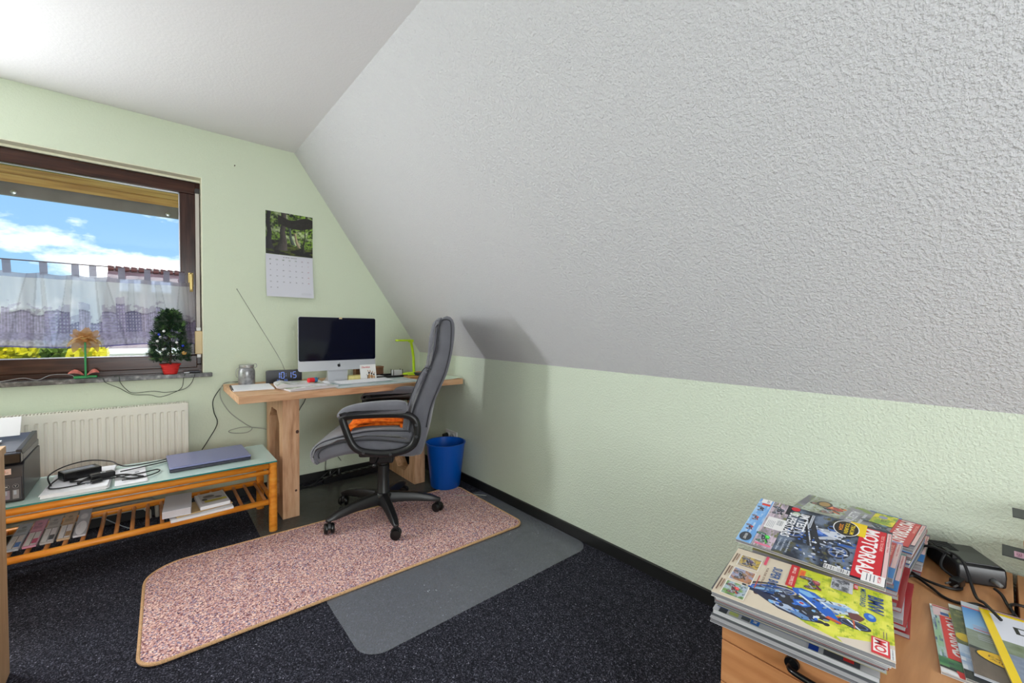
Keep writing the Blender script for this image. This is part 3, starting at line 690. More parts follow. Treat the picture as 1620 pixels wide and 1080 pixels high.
# ---------------------------------------------------------------- things on the desk
def desk_things():
    z = DZ+0.0012
    # jar
    t = thing('clip_top_jar', 'grey metal-look clip-top jar at the left end of the desk', 'jar', (0.459, 3.165, z))
    jm = mat('speckled_zinc', S(150, 150, 152), 0.35, 0.55, noise=(40, 0.35, 4))
    bm = BM(); lathe(bm, [(0.0, 0), (0.042, 0), (0.047, 0.006), (0.047, 0.085), (0.043, 0.100), (0.037, 0.110), (0.0, 0.110)], 28); obj('jar_body', bm, jm, t, smooth=True, autos=50)
    bm = BM(); lathe(bm, [(0.0, 0.111), (0.040, 0.111), (0.042, 0.116), (0.042, 0.128), (0.036, 0.133), (0.0, 0.134)], 28); obj('jar_lid', bm, mat('lid_metal', S(190, 190, 190), 0.3, 0.8), t, smooth=True, autos=40)
    bm = BM(); tube(bm, [(0.042, 0, 0.105), (0.056, 0, 0.116), (0.052, 0, 0.134), (0.040, 0, 0.130)], 0.0018, 6, smooth=4); obj('wire_clip', bm, mat('steel', S(160, 160, 165), 0.3, 0.9), t, smooth=True); bm = BM(); tube(bm, [(-0.041, 0, 0.112), (-0.056, 0, 0.10), (-0.057, 0, 0.06), (-0.048, 0, 0.05)], 0.0015, 6, smooth=4); obj('wire_clip', bm, mat('steel', S(160, 160, 165), 0.3, 0.9), t, smooth=True)
    # clock
    t = thing('digital_clock', 'dark digital clock reading 10:15 in blue digits on the desk', 'clock', (0.672, 3.135, z), R(-4))
    bm = BM(); w, h = 0.107, 0.086
    pts = []
    for (px, pz, a0) in ((w-0.012, h-0.012, 0), (-w+0.012, h-0.012, 90), (-w+0.004, 0.004, 180), (w-0.004, 0.004, 270)):
        r_ = 0.012 if a0 < 180 else 0.004
        for k in range(6): a = R(a0+90*k/5); pts.append((px+r_*math.cos(a), pz+r_*math.sin(a)))
    prism(bm, pts, 0, 0.030, 'y'); obj('clock_case', bm, mat('clock_black', S(20, 24, 34), 0.3), t)
    dg = mat('blue_digits', S(70, 110, 200), 0.4, emit=(S(120, 150, 235), 1.0)); bm = BM()
    def seg(x0, z0, s, on):
        L_, T = 0.018*s, 0.0023*s; H_ = 0.020*s
        segs = dict(a=(0, 2*H_, L_, 0), g=(0, H_, L_, 0), d=(0, 0, L_, 0), f=(0, H_, 0, H_), b=(L_, H_, 0, H_), e=(0, 0, 0, H_), c=(L_, 0, 0, H_))
        for k in on:
            x, zz, dx, dz = segs[k]
            if dx: box(bm, x0+x+T*0.6, x0+x+dx-T*0.6, -0.0012, -0.0002, z0+zz-T/2, z0+zz+T/2)
            else: box(bm, x0+x-T/2, x0+x+T/2, -0.0012, -0.0002, z0+zz+T*0.6, z0+zz+dz-T*0.6)
    seg(-0.048, 0.031, 1, 'bc'); seg(-0.020, 0.031, 1, 'abcdef'); seg(0.022, 0.031, 1, 'bc'); seg(0.052, 0.031, 1, 'afgcd')
    for q in (0.045, 0.058): box(bm, 0.008, 0.011, -0.0012, -0.0002, q, q+0.003)
    obj('clock_digits', bm, dg, t); bm = BM()
    seg(-0.045, 0.009, 0.35, 'abged'); seg(-0.033, 0.009, 0.35, 'afgcd'); seg(0.0, 0.009, 0.35, 'abcdef'); seg(0.012, 0.009, 0.35, 'afgedc')
    obj('date_digits', bm, dg, t)
    # notepad
    t = thing('notepad', 'spiral notepad lying open at the left edge of the desk', 'notepad', (0.462, 2.99, z), R(-4))
    bm = BM(); box(bm, -0.105, 0.105, -0.135, 0.135, 0, 0.006); obj('pages', bm, mat('paper_white', S(232, 232, 236), 0.7), t, bevel=0.0005)
    bm = BM()
    for k in range(26): tube(bm, [(-0.100, -0.125+k*0.01, 0.0055), (-0.106, -0.125+k*0.01, 0.0095), (-0.112, -0.125+k*0.01, 0.006), (-0.108, -0.125+k*0.01, 0.001)], 0.0007, 5)
    obj('spiral', bm, mat('black_wire', S(30, 30, 34), 0.4), t)
    a = Art(); r_ = random.Random(3)
    for k in range(14): a.rect(-0.085, 0.105-k*0.016, -0.085+0.15*r_.uniform(0.2, 0.9), 0.1065-k*0.016, S(186, 194, 206))
    a.build('ruled_page', PRINT_MATT, t, Matrix.Translation((0, 0, 0.0062)))
    # open magazines
    def leafy(seed):
        def f(U, V):
            n = fbm(U, V, 5, seed); n2 = fbm(U, V, 16, seed+3); c = mixc(S(232, 230, 232), S(150, 160, 110), np.clip((n-0.5)*5, 0, 1)); c = mixc(c, np.array(S(60, 46, 58)), np.clip((n2-0.60)*6, 0, 1)); return c
        return f
    for j, (x, y, rz, wdt, lab, sd) in enumerate(((0.735, 2.80, 8, 0.29, 'thick glossy magazine lying open under the red sharpener', 11), (0.700, 2.865, -6, 0.27, 'curling magazine page spread just in front of the clock', 15))):
        t = thing('magazine', lab, 'magazine', (x, y, z+0.010*j+0.0 if j == 0 else z+0.0125), R(rz)); n = 18; V = []; F = []
        bm = BM()
        prof = [(-wdt/2+wdt*k/n, 0.010+0.006*math.sin(math.pi*k/n)+(0.012*math.exp(-((k/n-0.12)/0.1)**2) if j else 0)) for k in range(n+1)]
        pts = [(p[0], p[1]) for p in prof]+[(wdt/2, 0.0), (-wdt/2, 0.0)]
        prism(bm, pts, -0.10, 0.10, 'y'); obj('pages', bm, mat('page_edges', S(206, 202, 206), 0.6), t)
        a = Art(); a.photo(-wdt/2, -0.099, wdt/2, 0.099, leafy(sd), 60, 40)
        a.V = [(x_, y_, np.interp(x_, [p[0] for p in prof], [p[1] for p in prof])+0.0005) for x_, y_, _ in a.V]
        a.build('page_picture', PRINT, t)
    # red sharpener
    t = thing('pencil_sharpener', 'red barrel pencil sharpener with a blue end on the open magazine', 'sharpener', (0.768, 2.845, z+0.041), R(15))
    bm = BM(); cyl(bm, (-0.026, 0, 0), (0.012, 0, 0), 0.015, 0.015, 20); obj('barrel', bm, mat('red_plastic', S(226, 34, 44), 0.35), t, bevel=0.002)
    bm = BM(); cyl(bm, (0.0125, 0, 0), (0.032, 0, 0), 0.0155, 0.0155, 20); obj('cap', bm, mat('teal_plastic', S(60, 120, 160), 0.35), t, bevel=0.002)
    # desk pad
    a = Art(); 
    def pad(U, V):
        n = fbm(U, V, 6, 41); return mixc(S(206, 212, 214), S(150, 178, 176), np.clip((n-0.42)*4, 0, 1))
    a.photo(-0.30, -0.165, 0.30, 0.165, pad, 60, 34)
    t = thing('desk_pad', 'pale blue-grey desk pad under the white keyboard', 'desk pad', (1.165, 2.835, z), R(2)); bm = BM(); box(bm, -0.302, 0.302, -0.167, 0.167, 0, 0.0016); obj('pad_sheet', bm, mat('pad_base', S(180, 196, 196), 0.5), t)
    a.build('pad_print', PRINT_MATT, t, Matrix.Translation((0, 0, 0.0018)))
    # keyboard
    zk = z+0.0030
    t = thing('keyboard', 'slim white keyboard in front of the computer', 'keyboard', (1.110, 2.865, zk), R(3))
    bm = BM(); prism(bm, [(-0.062, 0), (0.062, 0), (0.062, 0.012), (-0.062, 0.005)], -0.19, 0.19, 'x'); obj('keyboard_body', bm, mat('keyboard_alu', S(214, 214, 220), 0.35, 0.3), t, bevel=0.0015)
    bm = BM()
    for r_ in range(6):
        n = 14 if r_ else 10; xx = -0.183
        ws = [0.0236]*14 if r_ else [0.0236]*3+[0.125]+[0.0236]*5
        tot = sum(ws)+0.0025*len(ws); sc = 0.366/tot
        for w_ in ws:
            y_ = -0.055+r_*0.0188; zz = 0.0055+(y_+0.062)/0.124*0.007
            box(bm, xx, xx+w_*sc, y_, y_+0.0155, zz-0.001, zz+0.0022); xx += (w_+0.0025)*sc
    obj('keys', bm, mat('white_keys', S(238, 238, 242), 0.5), t, bevel=0.0008)
    # mouse
    t = thing('computer_mouse', 'white mouse between the magazines and the keyboard', 'mouse', (0.868, 2.915, z), R(20)); bm = BM(); ball(bm, (0, 0, 0.006), 0.03, 0.85, 1.3, 0.55, 20, 12); bmesh.ops.bisect_plane(bm, geom=bm.verts[:]+bm.edges[:]+bm.faces[:], plane_co=(0, 0, 0), plane_no=(0, 0, -1), clear_outer=True)
    obj('mouse_shell', bm, mat('white_gloss', S(236, 236, 240), 0.2), t, smooth=True)
    # sticky notes
    t = thing('sticky_note_stack', 'pale yellow sticky note block in front of the computer stand', 'sticky notes', (1.098, 3.005, z+0.0), R(-3))
    bm = BM(); box(bm, -0.050, 0.050, -0.030, 0.038, 0, 0.034); obj('note_block', bm, mat('sticky_yellow', S(240, 226, 150), 0.8, noise=(60, 0.05)), t, bevel=0.0008)
    # pens
    om = mat('orange_translucent', S(206, 96, 40), 0.3); dm = mat('dark_pen', S(44, 44, 50), 0.3)
    for k, (x0, y0, x1, y1, m_, lb) in enumerate(((0.985, 2.948, 1.075, 2.958, dm, 'dark ballpoint pen before the sticky notes'), (1.085, 2.950, 1.185, 2.964, om, 'amber transparent pen before the sticky notes'))):
        t = thing('pen', lb, 'pen', (x0, y0, z+0.005)); bm = BM(); cyl(bm, (0, 0, 0), (x1-x0, y1-y0, 0.0), 0.0048, 0.0044, 12); obj('pen_barrel', bm, m_, t, smooth=True, autos=40)
        bm = BM(); cyl(bm, (x1-x0, y1-y0, 0), ((x1-x0)*1.1, (y1-y0)*1.1, 0), 0.0044, 0.001, 12); obj('pen_tip', bm, mat('steel', S(160, 160, 165), 0.3, 0.9), t)
        bm = BM(); box(bm, 0.0, 0.035, -0.0015, 0.0015, 0.0045, 0.0062); obj('pen_clip', bm, mat('steel', S(160, 160, 165), 0.3, 0.9), t)
    # black tray and the postcard standing on it
    t = thing('pen_tray', 'flat black desk tray right of the computer stand', 'tray', (1.335, 3.06, z), R(-3))
    bm = BM(); box(bm, -0.165, 0.165, -0.075, 0.075, 0, 0.004); box(bm, -0.165, 0.165, -0.075, -0.070, 0.004, 0.018); box(bm, -0.165, 0.165, 0.070, 0.075, 0.004, 0.018); box(bm, -0.165, -0.160, -0.07, 0.07, 0.004, 0.018); box(bm, 0.160, 0.165, -0.07, 0.07, 0.004, 0.018)
    box(bm, 0.02, 0.024, -0.07, 0.07, 0.004, 0.016); obj('tray_body', bm, mat('black_satin', S(30, 30, 32), 0.35), t, bevel=0.001)
    a = Art(); W, H = 0.118, 0.108; a.rect(-W/2, 0, W/2, H, S(240, 238, 236)); a.text('Überblick', -0.048, 0.083, 0.064, 0.016, S(206, 60, 70), 1.0, 0.2)
    for k, (x, y, s_, c) in enumerate(((0.000, 0.010, 1.0, S(196, 150, 100)), (0.018, 0.008, 0.9, S(176, 128, 84)), (0.034, 0.004, 0.8, S(206, 170, 130)), (-0.012, 0.004, 0.6, S(150, 120, 90)))):
        a.ell(x+0.006, y+0.014*s_, 0.009*s_, 0.017*s_, c); a.ell(x+0.006, y+0.038*s_, 0.007*s_, 0.008*s_, S(74, 72, 70)); a.ell(x-0.001, y+0.052*s_, 0.003*s_, 0.007*s_, c, 10, R(20)); a.ell(x+0.013, y+0.052*s_, 0.003*s_, 0.007*s_, c, 10, R(-20))
        a.rect(x, y+0.036*s_, x+0.012*s_, y+0.040*s_, S(30, 30, 36))
    M = Matrix.Translation((0, 0, 0)) @ Matrix.Rotation(R(78), 4, 'X')
    t = thing('picture_card', 'white postcard with red script and small animal figures leaning by the screen corner', 'card', (1.176, 2.945, z+0.006), R(2))
    a.build('card_front', PRINT, t, Matrix.Translation((0, -0.0008, 0.0)) @ M)
    bm = BM(); box(bm, -W/2, W/2, 0, H, -0.0008, 0.0, M); box(bm, -0.02, 0.02, 0.0, 0.004, -0.03, -0.001, M); obj('card_board', bm, mat('paper_white', S(232, 232, 236), 0.7), t)
    # small white cube, papers on tray
    t = thing('memo_cube', 'small white memo box at the right end of the black tray', 'memo box', (1.452, 3.075, z+0.0045), R(-5)); bm = BM(); box(bm, -0.034, 0.034, -0.025, 0.025, 0, 0.042); obj('paper_block', bm, mat('paper_white', S(232, 232, 236), 0.7), t, bevel=0.001)
    bm = BM()
    for sx in (-1, 1):
        for sy in (-1, 1): box(bm, sx*0.036-0.002, sx*0.036+0.002, sy*0.027-0.002, sy*0.027+0.002, 0, 0.05)
    obj('wire_holder', bm, mat('black_wire', S(30, 30, 34), 0.4), t)
    t = thing('paper_slip', 'white paper slip lying on the left part of the black tray', 'paper', (1.28, 3.06, z+0.0045), R(8)); bm = BM(); box(bm, -0.045, 0.045, -0.035, 0.035, 0, 0.010); obj('slip_stack', bm, mat('paper_white', S(232, 232, 236), 0.7), t, bevel=0.0005)
    t = thing('wooden_box', 'small carved wooden box behind the postcard', 'box', (1.275, 3.20, z), R(0)); bm = BM(); box(bm, -0.11, 0.11, -0.03, 0.03, 0, 0.062); obj('box_body', bm, mat('brown_wood', S(122, 84, 56), 0.6, noise=(30, 0.3)), t, bevel=0.003)
    bm = BM(); box(bm, -0.112, 0.112, -0.032, 0.032, 0.0625, 0.074); obj('box_lid', bm, mat('brown_wood_lid', S(140, 98, 62), 0.6, noise=(30, 0.25)), t, bevel=0.003)
    # wooden tray under the lamp, notebooks
    t = thing('wooden_board', 'light wooden board under the lime desk lamp', 'board', (1.60, 3.02, z), R(-3)); bm = BM(); box(bm, -0.135, 0.135, -0.16, 0.14, 0, 0.012); obj('board_slab', bm, mat('board_wood', S(196, 142, 84), 0.5, noise=(18, 0.2, 5)), t, bevel=0.002)
    t = thing('notebook', 'dark blue notebook on the wooden board behind the chair back', 'notebook', (1.640, 2.930, z+0.0126), R(12)); bm = BM(); box(bm, -0.085, 0.085, -0.055, 0.055, 0.002, 0.018); obj('pages', bm, mat('page_edges', S(206, 202, 206), 0.6), t)
    bm = BM(); box(bm, -0.088, 0.088, -0.058, 0.058, 0, 0.002); box(bm, -0.088, 0.088, -0.058, 0.058, 0.018, 0.020); box(bm, -0.088, -0.086, -0.058, 0.058, 0.002, 0.018); obj('notebook_cover', bm, mat('navy_cover', S(28, 36, 60), 0.4), t)
    t = thing('orange_notebook', 'thin orange booklet on the wooden board beside the lamp foot', 'booklet', (1.655, 3.06, z+0.0126), R(-20)); bm = BM(); box(bm, -0.045, 0.045, -0.06, 0.06, 0, 0.008); obj('booklet_pages', bm, mat('orange_cover', S(222, 120, 50), 0.5), t, bevel=0.0008)
    # papers at the right end
    V = []; t = thing('loose_paper', 'white sheets curling up at the right end of the desk', 'paper', (1.70, 2.745, z), R(4)); bm = BM(); n = 10
    prof = [(-0.07+0.14*k/n, 0.002+0.009*(k/n)**3) for k in range(n+1)]; prism(bm, prof+[(p[0], p[1]-0.0015) for p in reversed(prof)], -0.085, 0.085, 'y'); obj('sheets', bm, mat('paper_green_white', S(214, 228, 208), 0.7), t)
    # lime lamp
    lime = mat('lime_plastic', S(190, 224, 20), 0.35)
    t = thing('desk_lamp', 'lime green slim desk lamp with a bent neck', 'lamp', (1.545, 3.02, z+0.0126), R(0))
    bm = BM(); lathe(bm, [(0.0, 0), (0.062, 0), (0.066, 0.004), (0.064, 0.010), (0.040, 0.017), (0.0, 0.019)], 32); obj('lamp_base', bm, lime, t, smooth=True, autos=60)
    bm = BM(); tube(bm, [(0.025, 0, 0.012), (0.024, 0, 0.06), (0.020, 0, 0.14), (0.006, 0, 0.225), (-0.004, 0, 0.262)], 0.012, 14, smooth=6, flat=(0.014, 0.009), up=(1, 0, 0)); obj('lamp_neck', bm, lime, t, smooth=True)
    bm = BM(); prism(bm, [(0.012, -0.022), (0.012, 0.022), (-0.08, 0.028), (-0.122, 0.024), (-0.132, 0.0), (-0.122, -0.024), (-0.08, -0.028)], 0.262, 0.276, 'z'); obj('lamp_head', bm, lime, t, bevel=0.004)
    bm = BM(); cyl(bm, (-0.004, -0.024, 0.264), (-0.004, 0.024, 0.264), 0.013, 0.013, 16); obj('lamp_hinge', bm, lime, t, smooth=True, autos=40)
desk_things()

# radio antenna wire on the wall
bm = BM(); tube(bm, [(0.433, 3.345, 1.412), (0.56, 3.30, 1.16), (0.67, 3.235, 0.93), (0.705, 3.20, 0.80)], 0.0016, 6, smooth=6); lathe(bm, [(0, -0.004), (0.004, 0), (0, 0.004)], 10, (0.433, 3.345, 1.412))
tag(obj('antenna_wire', bm, mat('antenna_grey', S(110, 112, 104), 0.4, 0.4), smooth=True), 'thin grey antenna leaning diagonally on the wall behind the clock', 'antenna')
#@@PART3

# ================================================================ OFFICE CHAIR
def chair():
    t = thing('office_chair', 'high-backed grey fabric office chair with black arms and five castors on the rug', 'office chair', (1.07, 2.45, 0.0085), R(147))
    fab = mat('grey_microfibre', S(104, 104, 112), 0.85, spec=0.25, noise=(14, 0.10, 5), bump=(160, 0.12, 0.001), sheen=0.35)
    fabd = mat('dark_piping', S(50, 50, 56), 0.8); blk = mat('chair_black_plastic', S(22, 22, 24), 0.38); 
    bk = mat('bolt_black', S(10, 10, 11), 0.3)
    # seat
    seat_low = [(-.22, .50), (-.16, .517), (0, .54), (.15, .535), (.27, .505), (.318, .470), (.322, .435), (.292, .408), (.240, .432), (.115, .455), (-.089, .438), (-.22, .436)]
    bm = BM(); pillow(bm, seat_low, 0.252, 0.026); st = obj('seat', bm, fab, t, smooth=True)
    seat_top = [(-.21, .575), (-.09, .590), (.03, .588), (.103, .578), (.174, .565), (.25, .543), (.308, .520), (.345, .482), (.350, .440), (.330, .404), (.300, .405), (.306, .460), (.268, .500), (.15, .528), (0, .533), (-.16, .512), (-.21, .51)]
    bm = BM(); pillow(bm, seat_top, 0.256, 0.028, n=72, crown=0.003); obj('seat_cushion', bm, fab, t, smooth=True)
    # piping seams along both sides
    bm = BM()
    for s in (-1, 1):
        tube(bm, [(p[0], s*0.250, p[1]) for p in ((-.19, .580), (0, .585), (.10, .575), (.20, .553), (.29, .522), (.330, .480), (.334, .440))], 0.0035, 6, smooth=5)
        tube(bm, [(p[0], s*0.253, p[1]) for p in ((-.19, .511), (0, .534), (.15, .529), (.26, .502), (.300, .468), (.298, .44))], 0.0035, 6, smooth=5)
    obj('seat_piping', bm, fabd, t, smooth=True)
    # back shell
    back = [(-.352, 1.205), (-.335, 1.145), (-.327, 1.044), (-.305, .975), (-.272, .89), (-.235, .80), (-.200, .70), (-.180, .60), (-.182, .50), (-.20, .445), (-.245, .440), (-.270, .51), (-.288, .60), (-.310, .713), (-.346, .802), (-.389, .903), (-.417, 1.018), (-.428, 1.107), (-.428, 1.185), (-.408, 1.222), (-.378, 1.228)]
    bm = BM(); pillow(bm, back, 0.250, 0.030, n=80); bs = obj('backrest', bm, fab, t, smooth=True)
    head = [(-.360, 1.213), (-.332, 1.212), (-.306, 1.182), (-.288, 1.106), (-.280, 1.018), (-.270, .950), (-.262, .915), (-.292, .93), (-.318, 1.00), (-.335, 1.06), (-.342, 1.14)]
    bm = BM(); pillow(bm, head, 0.246, 0.030, n=60, crown=0.003); obj('head_cushion', bm, fab, t, smooth=True)
    lum = [(-.272, .938), (-.245, .904), (-.212, .828), (-.176, .74), (-.150, .65), (-.142, .585), (-.155, .560), (-.19, .565), (-.210, .66), (-.228, .75), (-.258, .84), (-.290, .915)]
    bm = BM(); pillow(bm, lum, 0.246, 0.034, n=60, crown=0.004); obj('lumbar_cushion', bm, fab, t, smooth=True)
    bm = BM()
    for s in (-1, 1):
        tube(bm, [(p[0], s*0.248, p[1]) for p in ((-.385, 1.208), (-.350, 1.196), (-.338, 1.12), (-.331, 1.044), (-.306, .970), (-.272, .885), (-.236, .79), (-.204, .69), (-.186, .60), (-.182, .55))], 0.004, 6, smooth=5)
        tube(bm, [(p[0], s*0.2485, p[1]) for p in ((-.385, 1.208), (-.408, 1.19), (-.410, 1.10), (-.402, 1.018), (-.376, .91), (-.335, .81), (-.298, .71), (-.276, .60))], 0.0035, 6, smooth=5)
        tube(bm, [(p[0], s*0.244, p[1]) for p in ((-.300, .925), (-.268, .935), (-.236, .890), (-.20, .80), (-.165, .70))], 0.003, 6, smooth=5)
    obj('back_piping', bm, fabd, t, smooth=True)
    # arms
    for s in (-1, 1):
        y = s*0.285
        path = [(.168, .664), (.156, .62), (.135, .56), (.112, .515), (.078, .486), (.02, .472), (-.06, .466), (-.14, .476), (-.198, .503), (-.224, .55), (-.228, .61), (-.212, .655), (-.170, .678), (-.10, .684), (0, .684), (.10, .680), (.15, .674)]
        bm = BM(); tube(bm, [(p[0], y, p[1]) for p in path], 0.018, 10, closed=True, smooth=4, flat=(0.0205, 0.017), up=(0, 1, 0))
        ar = obj('armrest', bm, blk, t, smooth=True)
        pad = [(.192, .690), (.165, .720), (.10, .742), (0, .755), (-.10, .760), (-.155, .755), (-.175, .735), (-.175, .700), (-.15, .690), (-.05, .688), (.05, .686), (.14, .680), (.178, .668), (.193, .675)]
        bm = BM(); pillow(bm, pad, 0.036, 0.026, n=48, l0=y); obj('arm_pad', bm, fab, ar, smooth=True)
        bm = BM(); box(bm, -0.115, 0.075, y-s*0.012-0.012, y-s*0.012+0.012, 0.447, 0.482); obj('arm_bracket', bm, blk, ar, bevel=0.008)
        for bx, bz in ((.055, .478), (-.088, .466), (-.226, .560), (-.224, .625)):
            bm = BM(); cyl(bm, (bx, y+s*0.013, bz), (bx, y+s*0.0200, bz), 0.0085, 0.0075, 14); obj('arm_bolt', bm, mat('bolt_steel', S(96, 98, 102), 0.3, 0.7), ar, smooth=True, autos=30)
    # mechanism, column, base
    bm = BM(); box(bm, -0.10, 0.13, -0.085, 0.085, 0.385, 0.437); box(bm, -0.065, 0.075, -0.05, 0.05, 0.335, 0.387); obj('tilt_mechanism', bm, blk, t, bevel=0.012)
    bm = BM(); tube(bm, [(0.02, 0.05, 0.375), (0.01, 0.16, 0.385), (0.0, 0.25, 0.398)], 0.005, 8, smooth=3); tube(bm, [(0.0, 0.25, 0.398), (0.0, 0.29, 0.402)], 0.010, 8); obj('height_lever', bm, blk, t, smooth=True)
    bm = BM(); lathe(bm, [(0.0, 0.085), (0.040, 0.09), (0.041, 0.15), (0.036, 0.16), (0.033, 0.27), (0.030, 0.315), (0.022, 0.318), (0.022, 0.345), (0, 0.345)], 24); obj('gas_column', bm, blk, t, smooth=True, autos=40)
    bm = BM(); lathe(bm, [(0.0, 0.075), (0.045, 0.075), (0.056, 0.09), (0.056, 0.138), (0.048, 0.15), (0.0, 0.152)], 24); obj('base_hub', bm, blk, t, smooth=True, autos=40)
    for k in range(5):
        a = R(-33-72*k); M = Matrix.Rotation(a, 4, 'Z')
        bm = BM(); secs = [(0.03, 0.034, 0.084, 0.150), (0.10, 0.029, 0.088, 0.145), (0.20, 0.025, 0.084, 0.133), (0.29, 0.022, 0.074, 0.112), (0.335, 0.016, 0.070, 0.092), (0.350, 0.010, 0.070, 0.086)]
        rings = []
        for x, w, z0, z1 in secs:
            rings.append([bm.verts.new(M @ Vector((x, yy, zz))) for yy, zz in ((-w, z0), (w, z0), (w, z0+(z1-z0)*0.55), (w*0.55, z1), (-w*0.55, z1), (-w, z0+(z1-z0)*0.55))])
        fs = [bm.faces.new(rings[0]), bm.faces.new(rings[-1][::-1])]
        for A, B in zip(rings, rings[1:]):
            for q in range(6): fs.append(bm.faces.new((A[q], A[(q+1) % 6], B[(q+1) % 6], B[q])))
        bmesh.ops.recalc_face_normals(bm, faces=fs); obj('base_leg', bm, blk, t, bevel=0.004)
        # castor: hood and two wheels
        cx, cy = math.cos(a)*0.332, math.sin(a)*0.332; th = a+R(random.choice([70, 100, -60, 130])) 
        Mc = Matrix.Translation((cx, cy, 0)) @ Matrix.Rotation(th, 4, 'Z')
        bm = BM(); prism(bm, [(0.024*math.cos(R(q)), 0.034+0.033*math.sin(R(q))) for q in range(-10, 191, 20)], -0.007, 0.007, 'y'); bmesh.ops.transform(bm, matrix=Mc, verts=bm.verts)
        cyl(bm, (cx, cy, 0.055), (cx, cy, 0.078), 0.010, 0.010, 12); ca = obj('castor', bm, blk, t)
        for s in (-1, 1):
            bm = BM(); pr = [(0.0, 0.0), (0.022, 0.0), (0.029, 0.003), (0.030, 0.011), (0.026, 0.019), (0.0, 0.022)]
            lathe(bm, pr, 22, M=Mc @ Matrix.Translation((0.0, s*0.0075, 0.0302)) @ Matrix.Rotation(R(-90*s), 4, 'X'))
            obj('castor_wheel', bm, bk, ca, smooth=True, autos=40)
    # orange towel
    tw = thing('towel', 'bright orange towel folded over the seat of the office chair', 'towel', (1.07, 2.45, 0.0085), R(147))
    pr = [(.186, .572), (.165, .600), (.135, .628), (.09, .640), (0, .642), (-.10, .640), (-.138, .632), (-.150, .60), (-.158, .566), (-.13, .594), (-.05, .5975), (.05, .5965), (.13, .586), (.17, .573)]
    bm = BM(); pillow(bm, pr, 0.205, 0.03, n=90)
    for v in bm.verts:
        q = math.sin(v.co.y*31)*0.006+math.sin(v.co.y*67+v.co.x*40)*0.003
        if v.co.z > 0.605: v.co.z += q
        v.co.x += math.sin(v.co.y*24)*0.006
    obj('towel_cloth', bm, ramp_mat('orange_terry', 45, [(0.3, S(200, 76, 14)), (0.5, S(240, 108, 24)), (0.75, S(252, 140, 50))], 0.95, 5, 0.5), tw, smooth=True)
chair()

# ================================================================ RUG AND CHAIR MATS
def rounded(x0, x1, y0, y1, r, n=8):
    pts = []
    for cx, cy, a0, rr in ((x1-r[0], y1-r[0], 0, r[0]), (x0+r[1], y1-r[1], 90, r[1]), (x0+r[2], y0+r[2], 180, r[2]), (x1-r[3], y0+r[3], 270, r[3])):
        for k in range(n+1): a = R(a0+90*k/n); pts.append((cx+rr*math.cos(a), cy+rr*math.sin(a)))
    return pts
def floor_things():
    rp = ramp_mat('speckled_loop_rug', 210, [(0.0, S(70, 54, 66)), (0.12, S(140, 96, 100)), (0.28, S(204, 156, 150)), (0.50, S(234, 196, 186)), (0.68, S(150, 136, 160)), (0.80, S(252, 226, 214)), (0.93, S(220, 166, 120))], 0.98, white=True, bump=0.6, spec=0.05, constant=True)
    t = thing('rug', 'pinkish brown speckled rug with tan bound edge under the office chair', 'rug', (0.82, 2.215, 0.0035), R(-1.0))
    pts = rounded(-0.865, 0.86, -0.385, 0.375, (0.07, 0.16, 0.07, 0.07))
    bm = BM(); prism(bm, pts, 0, 0.0075, 'z'); obj('rug_pile', bm, rp, t)
    bm = BM(); tube(bm, [(p[0], p[1], 0.0048) for p in pts], 0.0062, 8, closed=True); obj('rug_binding', bm, mat('tan_binding', S(206, 164, 120), 0.9, noise=(240, 0.3)), t, smooth=True)
    def matm(name, tint, al):
        m = mat(name, tint, 0.32, spec=1.0, alpha=al); nt = m.node_tree; N = nt.nodes; L = nt.links; p = N['Principled BSDF']
        tc = N.new('ShaderNodeTexCoord'); n = N.new('ShaderNodeTexNoise'); n.inputs['Scale'].default_value = 9; n.inputs['Detail'].default_value = 8; n.inputs['Roughness'].default_value = 0.7
        mr = N.new('ShaderNodeMapRange'); mr.inputs[1].default_value = 0.3; mr.inputs[2].default_value = 0.7; mr.inputs[3].default_value = 0.16; mr.inputs[4].default_value = 0.34
        L.new(tc.outputs['Object'], n.inputs[0]); L.new(n.outputs['Fac'], mr.inputs[0]); L.new(mr.outputs[0], p.inputs['Roughness'])
        n2 = N.new('ShaderNodeTexNoise'); n2.inputs['Scale'].default_value = 300; b = N.new('ShaderNodeBump'); b.inputs['Strength'].default_value = 0.05; b.inputs['Distance'].default_value = 0.001
        L.new(tc.outputs['Object'], n2.inputs[0]); L.new(n2.outputs['Fac'], b.inputs['Height']); L.new(b.outputs[0], p.inputs['Normal']); return m
    bm = BM(); prism(bm, rounded(0.548, 1.782, 1.405, 2.40, (0.05, 0.05, 0.09, 0.09)), 0.0012, 0.0030, 'z')
    tag(obj('chair_mat', bm, matm('clear_mat_front', S(160, 164, 174), 0.25), bevel=0.0006), 'translucent plastic chair mat partly covered by the rug, nearer the camera', 'floor mat')
    a = Art(0.00002); r_ = random.Random(6)
    for cx, cy, n in ((0.93, 1.63, 7), (1.55, 1.80, 9), (1.66, 1.70, 8), (1.62, 2.05, 5)):
        for k in range(n): x, y = cx+r_.gauss(0, .03), cy+r_.gauss(0, .02); a.ell(x, y, r_.uniform(.001, .004), r_.uniform(.0006, .0015), S(190, 192, 196), 8, r_.uniform(0, 3))
    a.build('scuff_marks', PRINT_MATT, bpy.data.objects['chair_mat'], Matrix.Translation((0, 0, 0.00305)))
    bm = BM(); prism(bm, rounded(0.44, 1.70, 2.42, 3.22, (0.05, 0.05, 0.05, 0.05)), 0.0012, 0.0026, 'z')
    tag(obj('chair_mat', bm, matm('clear_mat_rear', S(128, 130, 122), 0.26), bevel=0.0005), 'grey translucent plastic mat on the carpet under the desk', 'floor mat')
floor_things()

